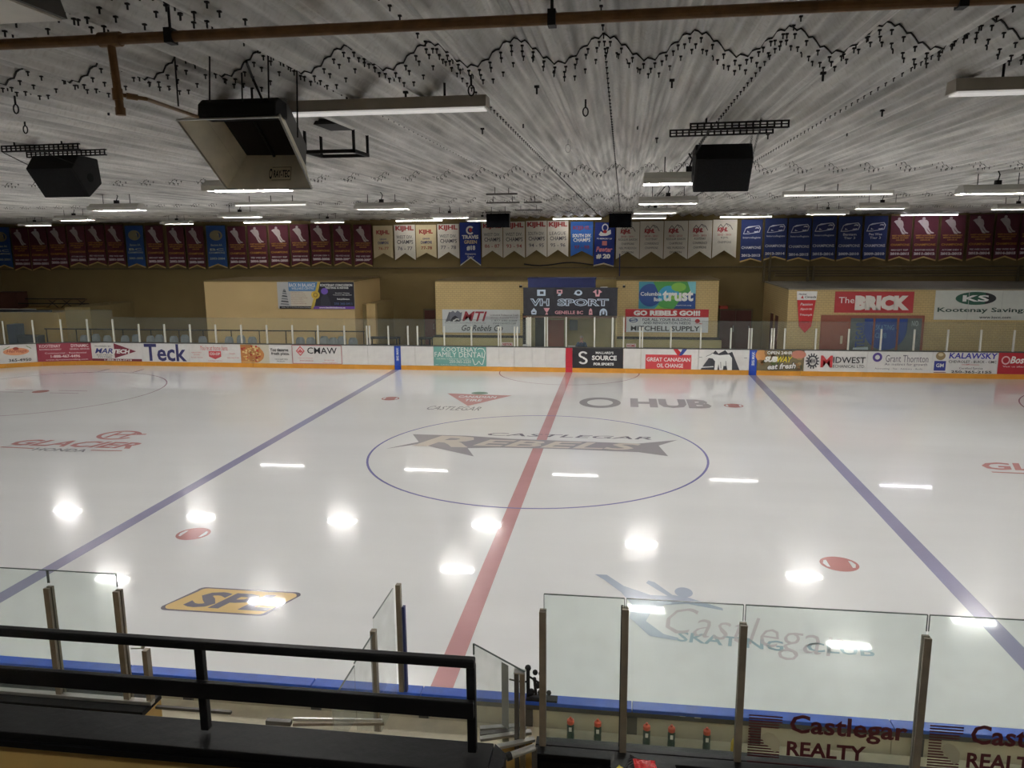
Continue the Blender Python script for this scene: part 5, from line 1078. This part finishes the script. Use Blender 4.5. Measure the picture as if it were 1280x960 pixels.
MB().prism([(-.02, 0), (.2, .0), (.2, .12), (.06, .14), (0, .1)], tp[0].x, tp[1].x).obj('burner_box', M_blackmatt, ht, (0, tp[0].y, tp[0].z-.01), bevel=.01)
MB().tube([A_, B_], .008, 6).tube([B_, C_], .008, 6).tube([C_, D_], .008, 6).tube([D_, A_], .008, 6).obj('rim', M_alu, ht)
# maker's plate on the lower reflector
pl = (O4[2]*.62+O4[3]*.38); pu = (I4[2]*.62+I4[3]*.38); upv = (pu-pl); ux = (O4[2]-O4[3]).normalized()
pm = MB(); q0 = pl+upv*.22-ux*.09-nrm*.008; W, Hh = .19, upv.length*.45; uu = upv.normalized()
plate = MB().add([(0, 0, 0), (W, 0, 0), (W, 0, Hh), (0, 0, Hh)], [(0, 1, 2, 3)]).obj('maker_plate', mat('plate_cream', (214, 204, 178), .4), ht)
nn = ux.cross(uu).normalized(); q0 = q0+nn*.012; plate.matrix_local = Matrix(((ux.x, -nn.x, uu.x, q0.x), (ux.y, -nn.y, uu.y, q0.y), (ux.z, -nn.z, uu.z, q0.z), (0, 0, 0, 1)))
PS = 1
a = Art(plate, W, Hh, 0, x0=0); a.text('RAY-TEC', .22, .25, .92, .75, K(BLK), .03); a.ell(.1, .5, .07, .35, K(BLK), .6); a.line([(.16, .92), (.98, .92), (.98, .08), (.16, .08)], .004, K(BLK)); a.done()
for px, py, yb in ((218, 68, None), (262, 66, None), (302, 85, None), (335, 66, None), (371, 84, None)):
    top = onz(px, py, 6.93)-O; px2 = {218: 223, 262: 262, 302: 303, 335: 336, 371: 372}[px]; py2 = {218: 133, 262: 126, 302: 126, 335: 124, 371: 172}[px]
    bt = ony(px2, py2, top.y+O.y)-O; MB().tube([top, bt], .006, 6).obj('hanger_rod', M_bolt, ht)
MB().tube([onz(308, 77, 6.93)-O, ony(316, 98, -15.1)-O, ony(328, 125, -15.05)-O], .009, 6).obj('gas_hose', M_blackmatt, ht)

# ------------------------------------------------------------------ near boards (seen from behind), players' bench
YNB = -RW
nb = empty('dasher_boards', (0, YNB, 0), 'near rink boards seen from behind, blue top cap over khaki panels', 'rink boards')
joints = [-8.0, -5.6, -3.2, -1.0, -.83, .28, 2.42, 4.86, 7.3, 9.7]
joints = sorted([-20.1, -17.7, -15.3, -12.9, -10.5, -8.0, -5.5, -3.1, ony(395, 846, YNB).x, ony(530, 853, YNB).x, ony(790, 873, YNB).x, 4.9, 7.3, 9.7, 12.1, 14.5, 16.9, 19.3])
for a_, b_ in zip(joints, joints[1:]):
    MB().box(a_+.004, -.15, 1.06, b_-.004, 0, 1.1).obj('cap_rail', M_bluecap, nb, bevel=.006)
    MB().box(a_+.003, -.10, .14, b_-.003, -.06, 1.05).obj('back_panel', M_khaki, nb); MB().box(a_+.003, -.06, 0, b_-.003, -.02, 1.05).obj('front_panel', M_board, nb); MB().box(a_+.003, -.02, 0, b_-.003, 0, .2).obj('kick_strip', M_yellow, nb)
    MB().box(a_+.003, -.15, .0, b_-.003, -.1, .14).obj('base_rail', M_galv, nb)
MB().box(-20, -.13, 1.0, 19.3, -.1, 1.06).obj('cap_support', M_galv, nb)
for px in (140, 238, 396, 530, 660, 790, 945, 1150):
    x = ony(px, 900, YNB-.12).x; MB().box(x-.05, -.14, .14, x+.05, -.1, 1.0).obj('upright', M_galv, nb)
for px, py in ((845, 893), (853, 894), (872, 896)):
    p = ony(px, py, YNB-.135); MB().box(p.x-.03, -.142, p.z-.012, p.x+.03, -.13, p.z+.006).obj('tape_scrap', M_white, nb)
shf = MB().box(-12, -.42, -.03, 14, 0, 0).obj('bench_shelf', M_khaki, None, (0, YNB-.151, .82)); tag(shf, 'narrow khaki shelf along the back of the near boards', 'shelf')
tag(box('bench_floor', -20, -14.7, -.06, 19.3, YNB-.152, .12, M_concrete), kind='structure').name = 'trim_11'
bt0 = None
for i, (px, base) in enumerate(((713, 921), (747, 923), (808, 927), (839, 928), (883, 932))):
    x = ony(px, base, YNB-.3).x; cap = (206, 84, 50)
    if bt0 is None:
        bt0 = empty('sports_bottle', (0, 0, 0), 'x', 'bottle', 'green sports bottles on the bench shelf')
        MB().lathe([(.033, 0), (.036, .01), (.036, .06), (.033, .08), (.036, .1), (.036, .155), (.03, .175)], 14).obj('bottle_body', mat('dark_green_plastic', (32, 62, 48), .4), bt0, smooth=False)
        MB().lathe([(.034, .172), (.036, .18), (.034, .21), (.014, .222), (.011, .24)], 14).obj('bottle_cap', mat('orange_cap', cap, .45), bt0)
        lo = MB().box(-.014, -.0375, .105, .014, -.0365, .15).obj('white_mark', M_white, bt0); t = bt0
    else: t = copy_tree(bt0)
    t.location = (x, YNB-.3, .82); t['label'] = '%s green bottle with orange cap from the left on the bench shelf' % ORD[i]
x = ony(920, 932, YNB-.3).x; o = MB().lathe([(.05, 0), (.05, .1), (.03, .14), (.02, .2)], 10).obj('yellow_bottle', mat('yellow_plastic', (206, 180, 60), .5), None, (x, YNB-.3, .82)); tag(o, 'yellow bottle on the bench shelf beside the fourth glass post', 'bottle')

# rear bench glass with posts on the black ledge
YG = -14.9
def glass_run(t, name, panes, z0, z1, m):
    for a_, b_ in panes:
        MB().box(a_, -.006, z0, b_, .006, z1).obj('glass_pane', m, t)
        MB().box(a_, -.0065, z1, b_, .0065, z1+.005).obj('glass_edge', M_edge, t)
        for e in (a_, b_): MB().box(e-.002, -.0065, z0+.9*(z1-z0)-.0, e+.002, .0065, z1).obj('glass_edge', M_edge, t)
ZG = 1.66
ge = empty('bench_glass', (3, YG, ZG), 'tall glass screen with bronze posts on the right black ledge', 'glass screen'); ox = 3
PX = [678, 780.5, 928, 1157]
gx = [ony(680, 740, YG).x, ony(782, 746, YG).x, ony(931, 756, YG).x, ony(1161, 770, YG).x, 6.3, 8.05, 9.8, 11.5]
glass_run(ge, 'g', [(gx[i]-ox+(.008 if i else 0), gx[i+1]-ox-.008) for i in range(7)], .03, 2.975-ZG, M_glass)
for px, py in ((678.5, 763), (782, 760), (929.5, 780), (1158.5, 796)):
    p = ony(px, py, YG); x = p.x-ox; H = p.z-ZG
    MB().box(x-.026, -.035, 0, x+.026, -.008, H).box(x-.026, .008, 0, x+.026, .035, H).box(x-.008, -.01, 0, x+.008, .01, H-.01).obj('post', M_bronze, ge)
for x in (6.3-ox, 8.05-ox, 9.8-ox): MB().box(x-.026, -.035, 0, x+.026, -.008, 1.16).box(x-.026, .008, 0, x+.026, .035, 1.16).box(x-.008, -.01, 0, x+.008, .01, 1.15).obj('post', M_bronze, ge)
p = ony(779.5, 757, YG+.05); MB().box(p.x-ox-.02, .04, 0, p.x-ox+.0, .06, p.z-ZG).obj('post_backing', M_blackmatt, ge)
# Realty decals on the lower glass of the two right panes
for k, (pxa, pxb, pyt, pyb) in enumerate(((935, 1140, 893, 950), (1160, 1366, 906, 966))):
    a_, b_ = ony(pxa, (pyt+pyb)/2, YG-.01), ony(pxb, (pyt+pyb)/2, YG-.01); zt = ony(pxa, pyt, YG-.01).z; zb = ony(pxa, pyb, YG-.01).z
    W, Hh = b_.x-a_.x, zt-zb; dc = empty('glass_decal', (a_.x-ox+W/2, -.0065, zb-ZG)); dc.parent = ge; dc['label'] = 'dark red realty lettering on the lower glass, %s of two' % ('left' if k == 0 else 'right')
    a = Art(dc, W, Hh, 0, step=.0004); DR = ink((82, 28, 34)); LT = ink((168, 162, 138))
    for i in range(16):
        v = 1-i*.058; r_ = .21 if i < 3 else .19 if i < 8 else .2
        a.rect(.0, v-.03, (.08 if i < 9 else .1) if 5 <= i <= 10 else r_, v, DR)
    a.poly([(.08, .52), (.09, .6), (.12, .66), (.16, .62), (.2, .48), (.2, .28), (.17, .22), (.12, .38), (.09, .48)], LT)
    a.text('Castlegar', .255, .56, .97, 1.08, DR, .022); a.text('REALTY', .245, .18, .73, .50, DR, .03); a.rect(0, -.06, 1.0, -.035, DR); a.rect(0, -.015, 1.0, .0, DR); a.done()
gl_ = empty('bench_glass', (-3, YG, 1.76), 'glass screen with two bronze posts behind the black railing, left', 'glass screen'); ox2 = -3
lx = [-7.9, -6.2, -4.35, ony(59, 713, YG).x, ony(145, 717, YG).x]
glass_run(gl_, 'g', [(lx[i]-ox2+(.006 if i else 0), lx[i+1]-ox2-(.006 if i < 3 else 0)) for i in range(4)], .03, 2.945-1.76, M_glass)
for px, py in ((60.5, 734), (147, 738), (None, -6.2), (None, -4.35)):
    p = ony(px, py, YG) if px else Vector((py, YG, 2.79)); x = p.x-ox2; MB().box(x-.026, -.035, 0, x+.026, -.008, p.z-1.76).box(x-.026, .008, 0, x+.026, .035, p.z-1.76).box(x-.008, -.01, 0, x+.008, .01, p.z-1.77).obj('post', M_bronze, gl_)
# short gate post with latch, left
p = ony(182.5, 812, YG); t = empty('gate_post', (p.x, YG, 1.76), 'short aluminium post with a latch bar beside the left glass', 'post')
MB().box(-.022, -.03, 0, .022, .03, p.z-1.76).obj('post', M_bronze, t); MB().tube([(-.14, 0, p.z-1.76-.0), (-.03, 0, p.z-1.76+.01)], .006, 6).tube([(-.03, 0, p.z-1.75), (-.02, 0, p.z-1.71)], .016, 8).obj('latch', M_alu, t)
# black ledges (walls topped with painted plank)
def ledge(name, x0, x1, y0, y1, z, zb, label, fas=.16, split=2):
    t = empty(name, ((x0+x1)/2, y0, z), label, 'ledge'); W = (x1-x0)/2
    for k in range(split):
        ya = (y1-y0)*k/split; yb = (y1-y0)*(k+1)/split
        MB().box(-W, ya+.003, -.05, W, yb-.003, 0).obj('plank', M_black, t, bevel=.006)
    MB().box(-W, -.015, -fas, W, .02, -.052).obj('fascia', M_black, t)
    MB().box(-W, .03, zb-z, W, y1-y0-.02, -.051).obj('wall_panel', M_tan, t)
    return t
xr0 = ony(668, 925, -14.98).x
ledge('bench_ledge', xr0, 12, -15.03, -14.79, 1.655, -.06, 'black plank ledge carrying the right bench glass', .12)
ledge('bench_ledge', -8, ony(190, 880, -14.9).x, -15.05, -14.75, 1.75, -.06, 'black ledge with metal sill under the left glass', .12)
sl = MB().box(-3.1, 0, 0, 3.1, .06, .03).obj('metal_sill', M_alu, None, (ony(190, 880, -14.92).x-3.1+.01, -14.95, 1.755)); tag(sl, 'long bright metal sill at the foot of the left glass', 'sill')
def strip(name, pa, pya, pb, pyb, z, wd, m, label, cat='strip', th=.025):
    p, q = onz(pa, pya, z), onz(pb, pyb, z); L = (q-p).length; o = MB().box(0, -wd/2, -th, L, wd/2, 0).obj(name, m, None, p, (0, 0, math.atan2(q.y-p.y, q.x-p.x)), bevel=.003); tag(o, label, cat); return o
strip('metal_strip', 195, 882, 289, 889, 1.72, .03, M_galv, 'bright metal strip lying along the bench wall at left')
strip('metal_strip', 366, 897, 478, 899, 1.66, .02, M_alu, 'upper thin metal strip beside the glass divider'); strip('metal_strip', 366, 904, 480, 903, 1.62, .02, M_bronze, 'lower dull metal strip beside the glass divider'); 
strip('sill_bracket', 333, 899, 364, 901, 1.65, .05, M_galv, 'short scuffed metal bracket at the left end of the thin strips', th=.04)
tag(box('bench_back_wall', ony(192, 880, -14.9).x+.02, -14.98, -.06, 1.0, -14.80, 1.575, M_khaki), 'low khaki bench wall between the left glass and the gate', 'wall')
# two-piece glass divider running from the near boards towards the stands
xd = .03
dv = empty('glass_divider', (xd, -14.0, 1.1), 'scuffed glass divider in two steps between the benches', 'glass screen')
za, zb_, zc = onx = None, None, None
yd1, yd2, yd3 = -13.42, -14.25, -15.02
def vp(ya, yb, z0, z1, m):
    MB().box(-.006, ya+14.0, z0-1.1, .006, yb+14.0, z1-1.1).obj('glass_pane', m, dv); MB().box(-.0065, ya+14.0, z1-1.1, .0065, yb+14.0, z1-1.095).obj('glass_edge', M_edge, dv)
vp(yd2+.01, yd1-.19, 1.12, 2.33, M_dirty); vp(-14.78, yd2-.01, .9, 2.19, M_dirty); vp(-15.3, -14.785, 1.7, 2.17, M_dirty)
for y, zt, z0, m in ((yd1, 2.29, 1.101, M_bronze), (yd2, 2.22, .5, M_bronze)): MB().box(-.024, y+14.0-.03, z0-1.1, .024, y+14.0+.03, zt-1.1).obj('post', m, dv)
MB().box(.035, yd1+14.0-.02, .002, .06, yd1+14.0+.03, .95).obj('end_blade', M_navy, dv)
MB().box(-.03, -.77, -1.15, .03, yd1+14-.18, -.3).obj('base_panel', M_khaki, dv)
# gate pane beside the passage, with post and cable
g0 = onz(592, 805, 2.28); g1 = onz(656, 840, 2.28)
gt = empty('bench_gate', (g1.x, g1.y, 1.5), 'scuffed glass gate pane standing ajar between railing and right glass', 'gate', rot=(0, 0, math.atan2(g1.y-g0.y, g1.x-g0.x)))
L = (Vector((g1.x, g1.y))-Vector((g0.x, g0.y))).length
MB().box(-L, -.006, -.0, -.06, .006, .78).obj('glass_pane', M_dirty, gt); MB().box(-L, -.007, .78, 0, .007, .785).box(-L-.004, -.007, .68, -L+.004, .007, .785).obj('glass_edge', M_edge, gt)
MB().box(-L*.46, .01, 0, -L*.33, .014, .745).obj('label_strip', mat('grey_tape', (128, 126, 122), .5), gt)
MB().tube([(-.2, .02, .62), (-.1, .03, .64), (.0, .03, .68)], .008, 6).obj('latch_cord', M_blackmatt, gt)
p = ony(650, 840, -14.86); o = empty('gate_post', (p.x, -14.86, 1.35), 'pair of aluminium posts with a clip on top beside the gate pane', 'post')
MB().box(-.045, -.03, 0, -.012, .03, p.z-1.35).obj('post', M_galv, o); MB().box(.0, -.03, 0, .04, .03, p.z-1.35-.0).obj('post', M_bronze, o); MB().box(-.05, -.035, p.z-1.35, .045, .03, p.z-1.34).obj('post_cap', M_alu, o)
# cluster of black rollers on the boards beside the gate
cl = empty('black_roller_cluster', (ony(665, 870, YNB-.1).x, YNB-.08, 1.1), 'cluster of black knobs and rollers mounted on the blue cap', 'fitting')
def kn(px, py, r, y=YNB-.08, nm='roller'):
    p = ony(px, py, y)-Vector(cl.location); MB().lathe([(r*.3, -r), (r*.8, -r*.65), (r, 0), (r*.8, r*.65), (r*.3, r)], 12, p).obj(nm, M_blackmatt, cl, smooth=False)
kn(660, 835, .033); kn(669, 840.5, .028); kn(676, 842, .024); kn(668, 849, .022); kn(672, 857, .03); kn(664, 865, .036); kn(676, 866, .034); kn(686, 866, .026)
p = ony(660, 838, YNB-.08)-Vector(cl.location); MB().tube([p, (p.x, p.y, -.0)], .02, 8).tube([ony(668, 848, YNB-.08)-Vector(cl.location), ony(670, 868, YNB-.08)-Vector(cl.location)], .016, 8).tube([ony(662, 846, YNB-.08)-Vector(cl.location), ony(678, 856, YNB-.08)-Vector(cl.location)], .012, 6).obj('bracket', M_blackmatt, cl); MB().box(-.06, -.06, -.0, .26, .04, .02).obj('base_plate', M_blackmatt, cl)
# passage sill: metal treads, plywood flap with black capped tube
for i, (q, m) in enumerate((((600, 909, 652, 905.5), M_alu), ((600, 916, 658, 910), M_galv), ((600, 922, 664, 913), M_alu), ((622, 932, 668, 922), M_alu))):
    strip('sill_strip', *q, 1.66+.02*(i == 3), .05, m, '%s metal sill strip from the back in the passage beside the gate' % ORD[i])
f0, f1 = onz(618, 934, 1.6), onz(664, 924, 1.6)
o = MB().box(0, -.03, -1.6, (f1-f0).length, 0, 0).obj('plywood_flap', M_tan, None, (f0.x, f0.y, 1.61), (0, 0, math.atan2(f1.y-f0.y, f1.x-f0.x))); tag(o, 'pale plywood panel closing the passage below the metal sill', 'panel')
h0, h1 = ony(637, 945, -15.22), ony(668, 934, -15.1); t = empty('push_bar', h0, 'short chrome tube with black end cap at the passage', 'handle'); d = h1-h0
MB().tube([(0, 0, 0), d], .028, 12).obj('tube', M_alu, t); MB().tube([-d*.12, d*.05], .033, 12).obj('end_cap', M_blackmatt, t); MB().box(d.x-.02, d.y-.02, -.2, d.x+.02, d.y+.02, 0).obj('bracket', M_galv, t)

# ------------------------------------------------------------------ black railing on the front wall of the stands
YR = -16.6
rl = empty('black_railing', (0, YR, 2.76), 'black painted railing with wide mid board on the stand ledge', 'railing')
xe = ony(588, 822, YR).x
ZT = 3.37-2.76
MB().box(-7, -.028, ZT-.055, xe+.026, .028, ZT).obj('top_rail', M_black, rl, bevel=.01)
MB().box(-7, -.045, .245, xe+.02, -.005, .352).obj('mid_board', M_black, rl, bevel=.006)
for px in (250, 588, -420):
    x = ony(px, 850, YR).x; MB().box(x-.026, -.0, 0, x+.026, .05, ZT-.055).obj('post', M_black, rl, bevel=.006)
ledge('stand_ledge', -7.2, ony(612, 930, -16.62).x, -16.745, -16.46, 2.74, -.06, 'broad black ledge under the railing at lower left', .09, 1)
o = MB().prism([(0, 0), (.08, .08), (.08, .2), (0, .285)], -.3, 0, 'z').obj('ledge_nose', M_black, None, (ony(612, 930, -16.62).x+.005, -16.745, 2.735)); tag(o, 'slanted black end piece of the left stand ledge', 'ledge')
for px, py in ((325, 921), (403, 925), (430, 923)):
    pass
# stands (steps under and behind the camera, out of view)
for i in range(5): tag(box('trim_%d' % (12+i), -20, -17.7-.95*i-.95, -.06, 20, -17.7-.95*i, 2.2+.42*i if i < 4 else 3.9, M_concrete), kind='structure')
# snack bags at the bottom edge
def bag(x, y, z, s, m, rot, lb):
    bm = bmesh.new(); bmesh.ops.create_grid(bm, x_segments=10, y_segments=10, size=.5); rr = random.Random(int(s*1000))
    for v in bm.verts:
        a_, b_ = v.co.x, v.co.y; puff = (1-4*a_*a_)*(1-4*b_*b_); v.co.z = .25*puff+rr.uniform(-.05, .05)
    g = bmesh.ops.extrude_face_region(bm, geom=bm.faces[:]); 
    for v in [e for e in g['geom'] if isinstance(e, bmesh.types.BMVert)]: v.co.z = -v.co.z*.6-.01
    bm.normal_update(); me = bpy.data.meshes.new('snack_bag'); bm.to_mesh(me); bm.free(); me.materials.append(m)
    o = link('snack_bag', me, None, (x, y, z), rot); o.scale = (s, s*1.2, s); tag(o, lb, 'bag'); return o
zs = 2.2
q = ony(805, 956, -16.4); tag(box('snack_shelf', q.x-.2, -16.6, q.z-.16, q.x+.2, -16.2, q.z-.12, M_black), 'black shelf edge holding the bright snack bags', 'shelf')
tag(box('trim_17', q.x-.18, -16.55, -.06, q.x+.18, -16.25, q.z-.165, M_tan), kind='structure')
zz = q.z-.07
bag(q.x+.02, -16.42, zz+.02, .15, mat('red_foil', (196, 40, 44), .3, var=.3, scale=20), (.5, .3, .4), 'red crumpled snack bag at the bottom edge'); bag(q.x-.13, -16.38, zz-.03, .09, mat('yellow_foil', (220, 200, 70), .3, var=.2, scale=20), (.2, -.3, .9), 'small yellow wrapper left of the red bag'); bag(q.x-.05, -16.34, zz-.02, .13, mat('black_foil', (24, 22, 26), .3, var=.3, scale=20), (.5, .1, -.4), 'black wrapper tucked behind the red bag')
